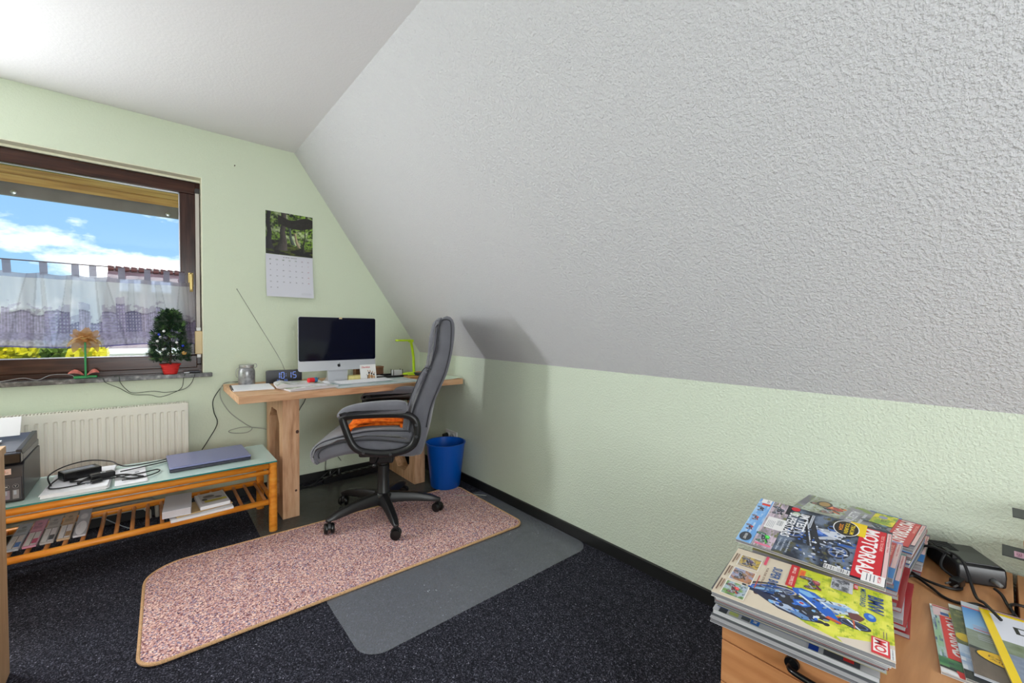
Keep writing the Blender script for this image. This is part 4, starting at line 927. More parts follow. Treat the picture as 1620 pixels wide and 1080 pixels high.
# ================================================================ WASTE BIN, OUTLET, POWER STRIP
def bin_and_power():
    blue = mat('blue_translucent_plastic', S(0, 94, 200), 0.3, alpha=0.88, trans=0.15)
    t = thing('waste_bin', 'round blue plastic waste bin beside the right desk leg', 'waste bin', (1.628, 2.632, 0.0105))
    bm = BM(); n = 40; prof = [(0.0, 0.0), (0.100, 0.0), (0.106, 0.006), (0.138, 0.30), (0.140, 0.318), (0.146, 0.318), (0.146, 0.324), (0.136, 0.324), (0.134, 0.30), (0.101, 0.010), (0.0, 0.008)]
    lathe(bm, prof, n); bmesh.ops.recalc_face_normals(bm, faces=bm.faces); obj('bin_body', bm, blue, t, smooth=True, autos=40)
    bm = BM()
    r_ = random.Random(4)
    for k in range(5):
        x, y = r_.uniform(-0.05, 0.05), r_.uniform(-0.05, 0.05); ball(bm, (x, y, 0.040+0.012*k), 0.030, 1.2, 1, 0.7, 9, 6)
    for v in bm.verts: v.co += Vector((r_.uniform(-1, 1), r_.uniform(-1, 1), r_.uniform(-1, 1)))*0.006
    o = obj('crumpled_paper', bm, mat('waste_paper', S(210, 200, 206), 0.8)); tag(o, 'crumpled waste paper at the bottom of the blue bin', 'paper'); o['kind'] = 'stuff'; o.location = (1.628, 2.632, 0.0105)
    # outlet on the knee wall
    t = thing('wall_outlet', 'white double wall outlet on the knee wall above the blue bin', 'outlet', (XB-0.001, 2.815, 0.315))
    bm = BM(); box(bm, -0.010, 0.0, -0.080, 0.080, -0.040, 0.040); obj('outlet_plate', bm, mat('white_plastic', S(222, 222, 220), 0.4), t, bevel=0.003)
    for y in (-0.037, 0.037):
        bm = BM(); lathe(bm, [(0.0, 0.002), (0.019, 0.002), (0.0205, 0.0115), (0.023, 0.0115), (0.023, 0.0)], 24, M=Matrix.Translation((-0.0095, y, 0)) @ Matrix.Rotation(R(-90), 4, 'Y')); sk = obj('socket', bm, mat('socket_grey', S(188, 188, 186), 0.4), t, smooth=True, autos=30)
    t = thing('power_plug', 'black plug in the left socket of the wall outlet', 'plug', (XB-0.024, 2.852, 0.315)); bm = BM(); cyl(bm, (0, 0, 0), (-0.035, 0, 0), 0.019, 0.016, 20); obj('plug_body', bm, mat('plug_black', S(16, 16, 17), 0.4), t, smooth=True, autos=40)
    bm = BM(); tube(bm, [(-0.03, 0, 0), (-0.05, 0, -0.03), (-0.045, 0.05, -0.16), (-0.06, 0.20, -0.27), (-0.16, 0.36, -0.30)], 0.0035, 8, smooth=6); obj('plug_cable', bm, mat('cable_black', S(18, 18, 20), 0.45), t, smooth=True)
    # power strip
    t = thing('power_strip', 'long black power strip with plugs on the mat under the desk', 'power strip', (1.165, 3.262, 0.0032), R(6))
    bm = BM(); prism(bm, [(-0.028, 0), (0.028, 0), (0.026, 0.036), (0.020, 0.042), (-0.020, 0.042), (-0.026, 0.036)], -0.22, 0.22, 'x'); obj('strip_body', bm, mat('strip_black', S(20, 20, 24), 0.35), t, bevel=0.002)
    for k in range(6):
        bm = BM(); M = Matrix.Translation((-0.165+k*0.066, 0, 0.042)); lathe(bm, [(0.022, 0.0), (0.022, 0.004), (0.019, 0.004), (0.018, 0.0012), (0.0, 0.001)], 20, M=M); obj('strip_socket', bm, mat('plug_black', S(16, 16, 17), 0.4), t, smooth=True, autos=30)
        if k in (0, 1):
            p = thing('power_plug', ['black angled plug in the leftmost socket of the power strip', 'black plug in the second socket of the power strip from the left'][k], 'plug', (1.165+(-0.165+k*0.066)*math.cos(R(6)), 3.262+(-0.165+k*0.066)*math.sin(R(6)), 0.0032+0.0475), R(6))
            bm = BM(); lathe(bm, [(0.0, 0), (0.018, 0.0), (0.019, 0.02), (0.014, 0.036), (0, 0.038)], 16); obj('plug_body', bm, mat('plug_black', S(16, 16, 17), 0.4), p, smooth=True, autos=40)
            bm = BM(); tube(bm, [(0, 0.0, 0.030), (-0.02, -0.02, 0.042), (-0.07, -0.02, 0.010), (-0.14-0.03*k, 0.0, -0.035), (-0.24, 0.01, -0.042)], 0.0032, 8, smooth=6); obj('plug_cable', bm, mat('cable_black', S(18, 18, 20), 0.45), p, smooth=True)
    bm = BM(); tube(bm, [(0.93, 3.24, 0.022), (0.86, 3.22, 0.008), (0.80, 3.27, 0.006), (0.72, 3.29, 0.006), (0.70, 3.31, 0.05)], 0.0045, 8, smooth=6)
    tag(obj('strip_cord', bm, mat('cable_black', S(18, 18, 20), 0.45), smooth=True), 'black cord leaving the left end of the power strip', 'cord')
bin_and_power()

def loose_cables():
    cb = mat('cable_black', S(18, 18, 20), 0.45); cg = mat('cable_dark_green', S(44, 54, 44), 0.5); cgr = mat('cable_grey', S(168, 172, 160), 0.5)
    def cab(pts, r, m, label, closed=False):
        bm = BM(); tube(bm, pts, r, 7, smooth=7, closed=closed); tag(obj('cable', bm, m, smooth=True), label, 'cable')
    y = YA-0.008
    cab([(0.50, 3.31, 0.79), (0.375, 3.325, 0.79), (0.345, 3.34, 0.765), (0.298, y, 0.68), (0.30, y, 0.60), (0.318, y, 0.52), (0.27, y, 0.42), (0.235, y, 0.36)], 0.0028, cg, 'dark cable dropping from behind the left desk end to the bench')
    cab([(0.42, 3.30, 0.79), (0.355, 3.33, 0.785), (0.335, y, 0.70), (0.385, y, 0.59), (0.47, y, 0.50), (0.515, y, 0.46), (0.48, y, 0.435), (0.40, y, 0.445), (0.385, y, 0.462), (0.46, y, 0.475), (0.545, y-0.01, 0.46), (0.62, y-0.04, 0.44)], 0.0030, cgr, 'pale grey cable looping on the wall left of the desk leg')
    cab([(0.84, 3.26, 0.745), (0.855, 3.28, 0.70), (0.835, 3.29, 0.62), (0.80, 3.30, 0.55), (0.785, 3.30, 0.44), (0.77, 3.30, 0.33), (0.765, 3.31, 0.20), (0.78, 3.30, 0.05)], 0.0028, cb, 'black cable hanging behind the desk top right of the left leg')
    cab([(0.70, 3.05, 0.79), (0.79, 3.10, 0.7895), (0.86, 3.16, 0.793), (0.90, 3.16, 0.80)], 0.0024, cb, 'short black lead between the clock and the computer')
    cab([(1.10, 3.30, 0.13), (1.06, 3.31, 0.18), (1.0, 3.32, 0.16), (0.99, 3.32, 0.06)], 0.0022, cb, 'thin black lead rising from the power strip')
    cab([(1.755, 2.30, 0.004), (1.70, 2.36, 0.006), (1.62, 2.37, 0.0165), (1.57, 2.42, 0.0165)], 0.0018, cgr, 'thin grey lead on the floor right of the rug')
    cab([(0.25, 3.32, 0.20), (0.30, 3.335, 0.24), (0.37, 3.33, 0.32), (0.40, 3.33, 0.36)], 0.0028, cb, 'dark cable on the wall seen through the bench')
    cab([(-0.24, 3.26, 0.09), (-0.10, 3.18, 0.006), (0.02, 3.12, 0.005), (0.15, 3.16, 0.006)], 0.0026, mat('cable_light', S(120, 130, 140), 0.5), 'thin grey cable lying on the carpet under the bench')
    # fairy-light leads from the sill ornaments
    cab([(-0.285, 3.318, 0.874), (-0.255, 3.309, 0.8655), (-0.22, 3.300, 0.8655), (-0.205, 3.302, 0.835), (-0.15, 3.335, 0.795), (-0.095, y, 0.752), (-0.02, y, 0.742), (0.03, y, 0.725), (0.09, y, 0.742), (0.135, y, 0.772), (0.145, 3.33, 0.83), (0.150, 3.302, 0.864)], 0.0017, cg, 'thin dark lead hanging in a loop from the flower ornament to the potted tree')
    cab([(-0.17, 3.33, 0.8655), (-0.15, 3.306, 0.8655), (-0.145, 3.303, 0.832), (-0.12, 3.33, 0.785), (-0.09, y, 0.760), (0.0, y, 0.762), (0.06, y, 0.750), (0.145, y, 0.762), (0.185, y, 0.80), (0.20, 3.305, 0.858)], 0.0017, cg, 'second thin lead below the sill crossing the first one')
    cab([(-0.60, 3.345, 0.864), (-0.52, 3.34, 0.878), (-0.47, 3.345, 0.8645), (-0.42, 3.34, 0.888), (-0.35, 3.345, 0.885), (-0.33, 3.34, 0.8685)], 0.0013, mat('lead_white', S(176, 172, 170), 0.5), 'white thin lead curling along the sill left of the flower ornament')
loose_cables()

# ================================================================ SILL ORNAMENTS
def ornaments():
    zs = 0.8635
    # flower light on a green stand
    t = thing('flower_ornament', 'tan fabric blossom on a thin green stem and green foot on the sill', 'ornament', (-0.288, 3.345, zs)); gr = mat('green_wood', S(34, 140, 74), 0.5)
    bm = BM(); box(bm, -0.046, 0.046, -0.022, 0.022, 0, 0.012); obj('foot', bm, gr, t, bevel=0.002)
    bm = BM(); box(bm, -0.0042, 0.0042, -0.0042, 0.0042, 0.012, 0.20); obj('stem', bm, gr, t, bevel=0.001)
    pm = bpy.data.materials.new('tan_organza'); pm.use_nodes = True; N = pm.node_tree.nodes; L = pm.node_tree.links; N.clear()
    o_ = N.new('ShaderNodeOutputMaterial'); d = N.new('ShaderNodeBsdfDiffuse'); d.inputs[0].default_value = (*S(206, 160, 100), 1); tr = N.new('ShaderNodeBsdfTranslucent'); tr.inputs[0].default_value = (*S(226, 186, 130), 1); tt = N.new('ShaderNodeBsdfTransparent')
    a1 = N.new('ShaderNodeMixShader'); a1.inputs[0].default_value = 0.55; a2 = N.new('ShaderNodeMixShader'); a2.inputs[0].default_value = 0.75; L.new(d.outputs[0], a1.inputs[1]); L.new(tr.outputs[0], a1.inputs[2]); L.new(tt.outputs[0], a2.inputs[1]); L.new(a1.outputs[0], a2.inputs[2]); L.new(a2.outputs[0], o_.inputs[0])
    for ring, (n, ln, tilt) in enumerate(((8, 0.078, -6), (7, 0.066, 22), (5, 0.050, 48))):
        for k in range(n):
            a = 2*math.pi*k/n+ring*0.4; bm = BM(); rows = []
            for i in range(7):
                u = i/6; w = 0.024*math.sin(math.pi*min(1, 0.10+u*0.86))**0.7; r_ = 0.006+ln*u; e = R(tilt)+0.5*u*u*(-1 if ring == 0 else 0.3)
                rows.append([bm.verts.new((r_*math.cos(e), w*q, r_*math.sin(e)+0.006*abs(q)+0.005*math.sin(u*9+k))) for q in (-1, -0.5, 0, 0.5, 1)])
            for A, B in zip(rows, rows[1:]):
                for q in range(4): bm.faces.new((A[q], A[q+1], B[q+1], B[q]))
            bmesh.ops.transform(bm, matrix=Matrix.Translation((0, 0, 0.212)) @ Matrix.Rotation(R(-35), 4, 'X') @ Matrix.Rotation(a, 4, 'Z'), verts=bm.verts)
            obj('petal', bm, pm, t, smooth=True)
    bm = BM(); ball(bm, (0, 0, 0.212), 0.012); obj('blossom_centre', bm, mat('tan_centre', S(190, 130, 70), 0.7), t, smooth=True)
    lf = mat('red_green_leaf', S(176, 96, 84), 0.6, noise=(50, 0.5))
    for s, ll in ((-1, 0.062), (1, 0.050)):
        bm = BM(); rows = []
        for i in range(6):
            u = i/5; w = 0.013*math.sin(math.pi*(0.08+0.84*u)); rows.append([bm.verts.new((s*(0.006+ll*u), -0.012+0.4*w*q, 0.018+0.022*math.sin(u*2.6)+0.8*w*q)) for q in (-1, 0, 1)])
        for A, B in zip(rows, rows[1:]):
            for q in range(2): bm.faces.new((A[q], A[q+1], B[q+1], B[q]))
        obj('leaf', bm, lf, t, smooth=True)
    # small artificial tree
    t = thing('potted_tree', 'small bushy artificial fir in a red woven pot on the sill', 'potted tree', (0.082, 3.345, zs)); red = mat('red_wicker', S(206, 36, 34), 0.6)
    bm = BM(); n = 48; prof = [(0.0, 0), (0.028, 0.0)]+[(0.029+0.0105*k/8+(0.0014 if k % 2 else 0), 0.004+k*0.0062) for k in range(9)]+[(0.044, 0.056), (0.046, 0.062), (0.040, 0.062), (0.036, 0.05), (0.0, 0.05)]
    prof = [(r__*1.15, z__) for r__, z__ in prof]; lathe(bm, prof, n)
    for v in bm.verts:
        a = math.atan2(v.co.y, v.co.x); rr = math.hypot(v.co.x, v.co.y)
        if rr > 0.02 and v.co.z < 0.06: f_ = 1+0.03*math.sin(a*24); v.co.x *= f_; v.co.y *= f_
    obj('woven_pot', bm, red, t, smooth=False)
    r_ = np.random.RandomState(11); gcs = [mat('fir_green', S(28, 58, 34), 0.6), mat('fir_grey', S(72, 84, 72), 0.6), mat('fir_light', S(96, 132, 74), 0.6)]
    for mi, (m_, n, nm) in enumerate(zip(gcs, (3200, 1600, 600), ('dark_needles', 'grey_needles', 'light_needles'))):
        bm = BM()
        for k in range(n//10):
            u = r_.rand()**0.8; z = 0.075+0.315*u; rad = (0.082*(1-u)**0.5+0.022)*(0.45+0.6*r_.rand()); a = r_.rand()*6.283
            c = Vector((rad*math.cos(a), rad*math.sin(a)*0.62, z)); ax = Vector((math.cos(a), math.sin(a)*0.7, 0.45+0.4*r_.randn())).normalized()
            for j in range(10):
                d = (ax*1.1+Vector(r_.randn(3))*0.65).normalized(); l = 0.016+0.012*r_.rand(); w = d.orthogonal().normalized()*0.0026; p = c+Vector(r_.randn(3))*0.004
                bm.faces.new([bm.verts.new(p-w), bm.verts.new(p+d*l*0.5-w*0.8), bm.verts.new(p+d*l), bm.verts.new(p+d*l*0.5+w*0.8), bm.verts.new(p+w)])
        obj(nm, bm, m_, t)
    bm = BM(); tube(bm, [(0, 0, 0.05), (0.002, 0, 0.15), (-0.003, 0, 0.26), (0.006, 0, 0.35)], 0.005, 8, smooth=3)
    for k in range(26):
        u = r_.rand(); z = 0.08+0.28*u; a = r_.rand()*6.283; rad = 0.085*(1-u)**0.8+0.012; tube(bm, [(0, 0, z), (rad*math.cos(a), rad*0.62*math.sin(a), z+0.03)], 0.0016, 5)
    obj('branches', bm, mat('branch_brown', S(66, 48, 36), 0.8), t)
    for x, z, c, nm in ((-0.052, 0.245, S(40, 60, 190), 'blue_bauble'), (0.060, 0.175, S(50, 80, 200), 'blue_bauble'), (-0.030, 0.265, S(226, 226, 226), 'white_bauble'), (-0.046, 0.228, S(220, 222, 224), 'white_bauble'), (0.030, 0.196, S(230, 230, 226), 'white_bauble'), (-0.034, 0.155, S(232, 232, 232), 'white_bauble'), (0.066, 0.130, S(206, 160, 90), 'gold_bauble'), (-0.060, 0.205, S(216, 214, 180), 'white_bauble')):
        bm = BM(); ball(bm, (x, -0.050 if abs(x) < 0.04 else -0.040, z), 0.0075 if nm != 'gold_bauble' else 0.013, 1, 0.8, 1.0, 12, 8); obj(nm, bm, mat(nm+'_glass', c, 0.2), t, smooth=True)
    # tiny items at the right end of the sill
    bm = BM(); box(bm, -0.03, 0.03, -0.008, 0.008, 0, 0.008); tag(obj('pocket_knife', bm, mat('dark_metal', S(52, 52, 58), 0.35, 0.6), bevel=0.002), 'small dark folding tool at the right end of the sill', 'tool').location = (0.205, 3.40, zs)
    bm = BM(); box(bm, -0.014, 0.014, -0.006, 0.006, 0, 0.006); tag(obj('eraser', bm, mat('paper_white', S(232, 232, 236), 0.7), bevel=0.001), 'tiny white piece beside the potted tree on the sill', 'eraser').location = (0.162, 3.36, zs)
ornaments()

# ================================================================ RATTAN BENCH WITH GLASS TOP
def bench():
    honey = ramp_mat('honey_rattan', 8, [(0.25, S(196, 108, 22)), (0.5, S(226, 142, 44)), (0.8, S(240, 170, 74))], 0.35, 5, 0.03, 0.4, (1, 6, 6))
    slatm = ramp_mat('rattan_slat', 8, [(0.25, S(160, 96, 48)), (0.5, S(190, 124, 70)), (0.8, S(210, 150, 94))], 0.4, 5, 0.03, 0.4, (6, 1, 6))
    t = thing('rattan_bench', 'low honey rattan bench with frosted glass top before the radiator', 'bench', (-0.25, 2.87, 0)); X0, X1, Y0, Y1 = -0.74, 0.762, -0.195, 0.185
    for x in (X0, X1):
        for y in (Y0, Y1):
            bm = BM(); cyl(bm, (x, y, 0), (x, y, 0.396), 0.0215, 0.0215, 18); obj('leg', bm, honey, t, smooth=True, autos=40)
    for y in (Y0, Y1):
        for z, r_, off in ((0.377, 0.017, 0.0), (0.343, 0.0125, 0.004)):
            bm = BM(); tube(bm, [(X0, y-off, z), (X1-0.015, y-off, z)], r_, 12); obj('top_rail', bm, honey, t, smooth=True)
        bm = BM(); tube(bm, [(X0, y, 0.170), (X1, y, 0.170)], 0.0155, 12); obj('shelf_rail', bm, honey, t, smooth=True)
    for x in (X0, X1):
        bm = BM(); tube(bm, [(x, Y0, 0.372), (x, Y1, 0.372)], 0.014, 12); obj('end_rail', bm, honey, t, smooth=True)
        bm = BM(); tube(bm, [(x, Y0, 0.170), (x, Y1, 0.170)], 0.0125, 12); obj('end_rail', bm, honey, t, smooth=True)
    x = X0+0.056
    while x < X1-0.03:
        bm = BM(); tube(bm, [(x, Y0, 0.171), (x, Y1, 0.171)], 0.0085, 10); obj('shelf_slat', bm, slatm, t, smooth=True); x += 0.0565
    for y in (Y0, Y1):
        bm = BM(); 
        for z in (0.377, 0.343, 0.170): tube(bm, [(X1-0.024, y, z), (X1-0.0215, y, z)], 0.0185, 12)
        obj('rail_collar', bm, mat('rattan_dark', S(150, 84, 20), 0.4), t, smooth=True)
    g = mat('frosted_glass', S(196, 220, 214), 0.16, spec=0.6, alpha=0.88, coat=0.3); ge = mat('glass_edge', S(36, 128, 122), 0.15, spec=0.6)
    bm = BM(); box(bm, X0-0.02, X1+0.018, Y0-0.022, Y1+0.022, 0.397, 0.4045); ob = obj('glass_top', bm, g, t)
    bm = BM(); x0, x1, y0, y1 = X0-0.0205, X1+0.0185, Y0-0.0225, Y1+0.0225
    for q in ((x0, x1, y0, y0+0.001), (x0, x1, y1-0.001, y1), (x0, x0+0.001, y0, y1), (x1-0.001, x1, y0, y1)): box(bm, q[0], q[1], q[2], q[3], 0.3972, 0.4043)
    obj('glass_edge', bm, ge, ob)
    # ---- things on the bench
    zt = 0.4057
    # laptop
    t = thing('laptop', 'closed blue-grey laptop at the right end of the glass bench', 'laptop', (0.235, 2.905, zt), R(1.5)); lb = mat('laptop_blue_grey', S(122, 126, 166), 0.32, 0.2)
    bm = BM(); box(bm, -0.180, 0.180, -0.145, 0.135, 0.0, 0.015); obj('laptop_base', bm, mat('laptop_dark', S(40, 42, 58), 0.4), t, bevel=0.003)
    bm = BM(); box(bm, -0.181, 0.181, -0.146, 0.136, 0.0158, 0.027); obj('laptop_lid', bm, lb, t, bevel=0.004)
    # paper stack
    pw = mat('paper_white', S(232, 232, 236), 0.7)
    t = thing('paper_stack', 'thick white paper pile under the black adapters on the bench', 'paper stack', (-0.255, 2.855, zt), R(-2)); bm = BM()
    r_ = random.Random(8)
    for k in range(7): a = r_.uniform(-1.5, 1.5); box(bm, -0.115+r_.uniform(-.004, .004), 0.095+r_.uniform(-.004, .004), -0.18, 0.185, k*0.0024, k*0.0024+0.0021, Matrix.Rotation(R(a), 4, 'Z'))
    obj('sheets', bm, pw, t)
    t = thing('printed_sheet', 'white printed sheets fanned to the right of the thick paper pile', 'paper', (-0.118, 2.815, zt+0.0), R(4)); bm = BM()
    for k in range(2): box(bm, -0.030, 0.085, -0.135, 0.16, k*0.002, k*0.002+0.0016, Matrix.Rotation(R(-2*k), 4, 'Z'))
    obj('sheets', bm, pw, t); a = Art(); r2 = random.Random(5)
    a.rect(0.045, 0.045, 0.062, 0.058, S(36, 40, 52))
    for k in range(5): a.rect(0.02, 0.02-k*0.012, 0.02+0.05*r2.uniform(0.3, 1), 0.021-k*0.012, S(170, 176, 186))
    a.build('print', PRINT_MATT, t, Matrix.Translation((0, 0, 0.0038)))
    t = thing('clear_folder', 'clear grey plastic folder edge under the front of the paper pile', 'folder', (-0.215, 2.700, zt+0.0), R(3)); 
    # adapters
    bl = mat('adapter_black', S(18, 18, 20), 0.25); cbm = mat('cable_black', S(18, 18, 20), 0.45)
    zp = zt+0.0175
    t = thing('power_adapter', 'larger black laptop power brick on the white paper pile', 'power adapter', (-0.275, 2.900, zp), R(22)); bm = BM(); box(bm, -0.068, 0.068, -0.037, 0.037, 0, 0.040); obj('brick', bm, bl, t, bevel=0.004)
    a = Art(); a.rect(-0.062, -0.022, 0.05, 0.024, S(120, 126, 140)); a.rect(-0.055, 0.006, 0.0, 0.018, S(170, 176, 186)); a.build('rating_label', PRINT, t, Matrix.Translation((0, 0, 0.0403)))
    t = thing('power_adapter', 'smaller rounded black adapter right of the larger brick', 'power adapter', (-0.192, 2.802, zp+0.0), R(14)); bm = BM(); box(bm, -0.045, 0.045, -0.022, 0.022, 0, 0.030); obj('brick', bm, bl, t, bevel=0.009)
    a = Art(); a.rect(-0.006, -0.010, 0.012, 0.008, S(176, 178, 182)); a.rect(-0.002, -0.004, 0.009, 0.003, S(20, 20, 22)); a.build('rating_label', PRINT, t, Matrix.Translation((0, 0, 0.0302)))
    bm = BM(); tube(bm, [(-0.045, 0, 0.015), (-0.07, -0.005, 0.008), (-0.085, -0.02, 0.005)], 0.006, 8, smooth=3); obj('strain_relief', bm, cbm, t, smooth=True)
    def cab(pts, r, label):
        bm = BM(); tube(bm, pts, r, 7, smooth=8); tag(obj('cable', bm, cbm, smooth=True), label, 'cable')
    zc = zp+0.004
    cab([(-0.345, 2.86, zc+0.012), (-0.365, 2.80, zc), (-0.35, 2.745, zc), (-0.29, 2.735, zc), (-0.20, 2.76, zc), (-0.14, 2.775, zc-0.003), (-0.06, 2.82, zt+0.008), (0.01, 2.85, zt+0.006), (0.015, 2.80, zt+0.006), (-0.04, 2.745, zt+0.008), (-0.12, 2.725, zc-0.008)], 0.003, 'black adapter cable looping forward over the paper to the right')
    cab([(-0.36, 2.80, zc+0.0), (-0.375, 2.87, zc+0.03), (-0.33, 2.95, zc+0.045), (-0.25, 2.99, zc+0.048), (-0.17, 2.96, zc+0.035), (-0.14, 2.92, zc+0.022), (-0.10, 2.93, zc+0.004), (0.0, 2.99, zt+0.012), (0.06, 3.03, zt+0.008), (0.055, 2.995, zt+0.006), (-0.04, 2.93, zt+0.012), (-0.13, 2.86, zc)], 0.003, 'black cable arching over the larger brick to the right')
    cab([(-0.28, 2.855, zc), (-0.30, 2.825, zc), (-0.285, 2.79, zc+0.004), (-0.24, 2.775, zc+0.006), (-0.16, 2.80, zc+0.001), (-0.11, 2.80, zc-0.002), (-0.06, 2.77, zt+0.010), (-0.045, 2.755, zt+0.008), (-0.09, 2.745, zt+0.01), (-0.14, 2.79, zc)], 0.0042, 'thicker grey-black mains lead coiled in front of the small adapter')
    t = thing('power_plug', 'black two-pin plug lying at the front of the paper pile', 'plug', (-0.215, 2.735, zp+0.009), R(35)); bm = BM(); prism(bm, [(-0.012, -0.006), (0.026, -0.011), (0.030, -0.008), (0.030, 0.008), (0.026, 0.011), (-0.012, 0.006)], -0.007, 0.007, 'z'); obj('plug_body', bm, bl, t, bevel=0.002)
    for s in (-1, 1):
        bm = BM(); cyl(bm, (-0.012, s*0.005, 0), (-0.030, s*0.007, 0), 0.0022, 0.0022, 8); obj('plug_pin', bm, mat('steel', S(160, 160, 165), 0.3, 0.9), t, smooth=True, autos=30)
    # printer
    t = thing('printer', 'black ink-tank multifunction printer at the left end of the bench', 'printer', (-0.635, 2.87, zt)); pk = mat('printer_black', S(40, 40, 46), 0.35); pks = mat('printer_satin', S(52, 54, 62), 0.25)
    x1 = 0.208; yf = -0.155
    bm = BM(); prism(bm, [(yf, 0.0), (0.19, 0.0), (0.19, 0.165), (yf+0.03, 0.165), (yf+0.012, 0.155), (yf, 0.12)], -0.20, x1, 'x'); obj('printer_body', bm, pk, t, bevel=0.004)
    bm = BM(); prism(bm, [(yf+0.02, 0.166), (0.195, 0.166), (0.195, 0.196), (yf+0.02, 0.196)], -0.205, x1-0.004, 'x'); sc_ = obj('scanner_lid', bm, pks, t, bevel=0.004)
    bm = BM(); prism(bm, [(yf-0.01, 0.197), (0.10, 0.197), (0.16, 0.236), (0.145, 0.242), (0.08, 0.218), (yf+0.0, 0.212), (yf-0.01, 0.212)], -0.205, x1-0.006, 'x'); obj('feeder_tray', bm, mat('feeder_grey', S(74, 78, 88), 0.3), t, bevel=0.002)
    bm = BM(); prism(bm, [(yf+0.0, 0.197), (0.165, 0.197), (0.165, 0.243), (yf+0.0, 0.222)], x1-0.022, x1-0.004, 'x'); obj('feeder_side', bm, pk, t, bevel=0.003)
    bm = BM(); prism(bm, [(yf-0.018, 0.168), (yf+0.019, 0.166), (yf+0.019, 0.214), (yf-0.018, 0.210)], -0.205, x1-0.004, 'x'); obj('control_panel', bm, mat('gloss_black', S(16, 16, 20), 0.15), t, bevel=0.004)
    bm = BM(); prism(bm, [(yf-0.006, 0.01), (yf-0.0005, 0.01), (yf-0.0005, 0.105), (yf-0.006, 0.105)], x1-0.115, x1-0.006, 'x'); obj('tank_cover', bm, mat('tank_grey', S(70, 72, 80), 0.3), t, bevel=0.001)
    a = Art(); lab = Matrix.Translation((0, yf-0.0065, 0)) @ Matrix.Rotation(R(90), 4, 'X')
    for k, (L_, c) in enumerate((('BK', S(90, 90, 96)), ('C', S(124, 130, 150)), ('M', S(150, 136, 150)), ('Y', S(140, 136, 140)))):
        x = x1-0.100+k*0.026; a.rect(x-0.009, 0.016, x+0.009, 0.054, c); a.rect(x-0.006, 0.034, x+0.002, 0.052, S(170, 176, 190))
        a.ell(x, 0.070, 0.009, 0.009, S(150, 150, 156), 20); a.ell(x, 0.070, 0.0078, 0.0078, S(60, 62, 70), 20); a.text(L_, x-0.004, 0.066, 0.008 if len(L_) > 1 else 0.007, 0.008, S(206, 206, 210), 0.6)
    a.text('ET-4850', x1-0.095, 0.088, 0.04, 0.006, S(190, 190, 196), 0.5)
    a.build('tank_markings', PRINT_MATT, t, lab)
    a = Art(); a.rect(x1-0.11, 0.120, x1-0.035, 0.145, S(236, 206, 196)); a.ell(x1-0.092, 0.131, 0.006, 0.005, S(220, 30, 40)); a.ell(x1-0.076, 0.131, 0.005, 0.006, S(60, 60, 64)); a.rect(x1-0.064, 0.127, x1-0.042, 0.130, S(190, 150, 130)); a.rect(x1-0.064, 0.133, x1-0.05, 0.1355, S(226, 90, 60))
    a.build('front_sticker', PRINT, t, Matrix.Translation((0, yf+0.0005, 0)) @ Matrix.Rotation(R(90), 4, 'X') if False else Matrix.Translation((0, yf-0.0008, 0)) @ Matrix.Rotation(R(90), 4, 'X'))
    t = thing('printer_paper', 'white sheets standing in the rear feed of the printer', 'paper', (-0.635, 2.87, zt)); bm = BM(); prism(bm, [(0.105, 0.238), (0.112, 0.238), (0.155, 0.318), (0.148, 0.318)], -0.14, 0.158, 'x'); obj('sheets', bm, pw, t)
    t = thing('printer_output', 'white sheet lying in the feeder tray of the printer', 'paper', (-0.635, 2.87, zt)); bm = BM(); prism(bm, [(yf+0.03, 0.2165), (0.07, 0.2225), (0.07, 0.229), (yf+0.03, 0.223)], -0.16, 0.110, 'x'); obj('sheets', bm, pw, t)
    # ---- things on the lower shelf
    zs = 0.1815
    lab_cols = [(S(190, 206, 226), S(0, 120, 214), 'blue'), (S(232, 160, 194), S(214, 60, 120), 'pink'), (S(190, 186, 186), S(30, 30, 36), 'black'), (S(206, 176, 140), S(170, 130, 80), 'tan'), (S(222, 222, 230), S(170, 172, 190), 'white oval')]
    bag = mat('clear_plastic_bag', S(206, 208, 214), 0.10, spec=1.0, alpha=0.20)
    for k, (base, acc, nm) in enumerate(lab_cols):
        x = -0.462+k*0.050; t = thing('ink_packet', 'clear packet with %s-marked label, number %d from the left under the bench' % (nm, k+1) if False else ['clear ink packet with a blue patch on its label, leftmost on the lower shelf', 'pink labelled ink packet second from the left on the lower shelf', 'white labelled ink packet with a black mark, middle of the row of packets', 'tan tinted ink packet second from the right of the row', 'ink packet with a rounded white label, rightmost of the row'][k], 'ink packet', (x, 2.86, zs), R(-4+k*0.5), 'ink packets on the lower shelf')
        tilt = Matrix.Translation((0, -0.14, 0.002)) @ Matrix.Rotation(R(9+k), 4, 'X')
        bm = BM(); box(bm, -0.021, 0.021, 0.012, 0.225, 0.001, 0.011, tilt); obj('label_card', bm, mat('card_'+nm.replace(' ', '_'), base, 0.5), t, bevel=0.002)
        a = Art(); a.rect(-0.021, 0.012, 0.021, 0.225, base)
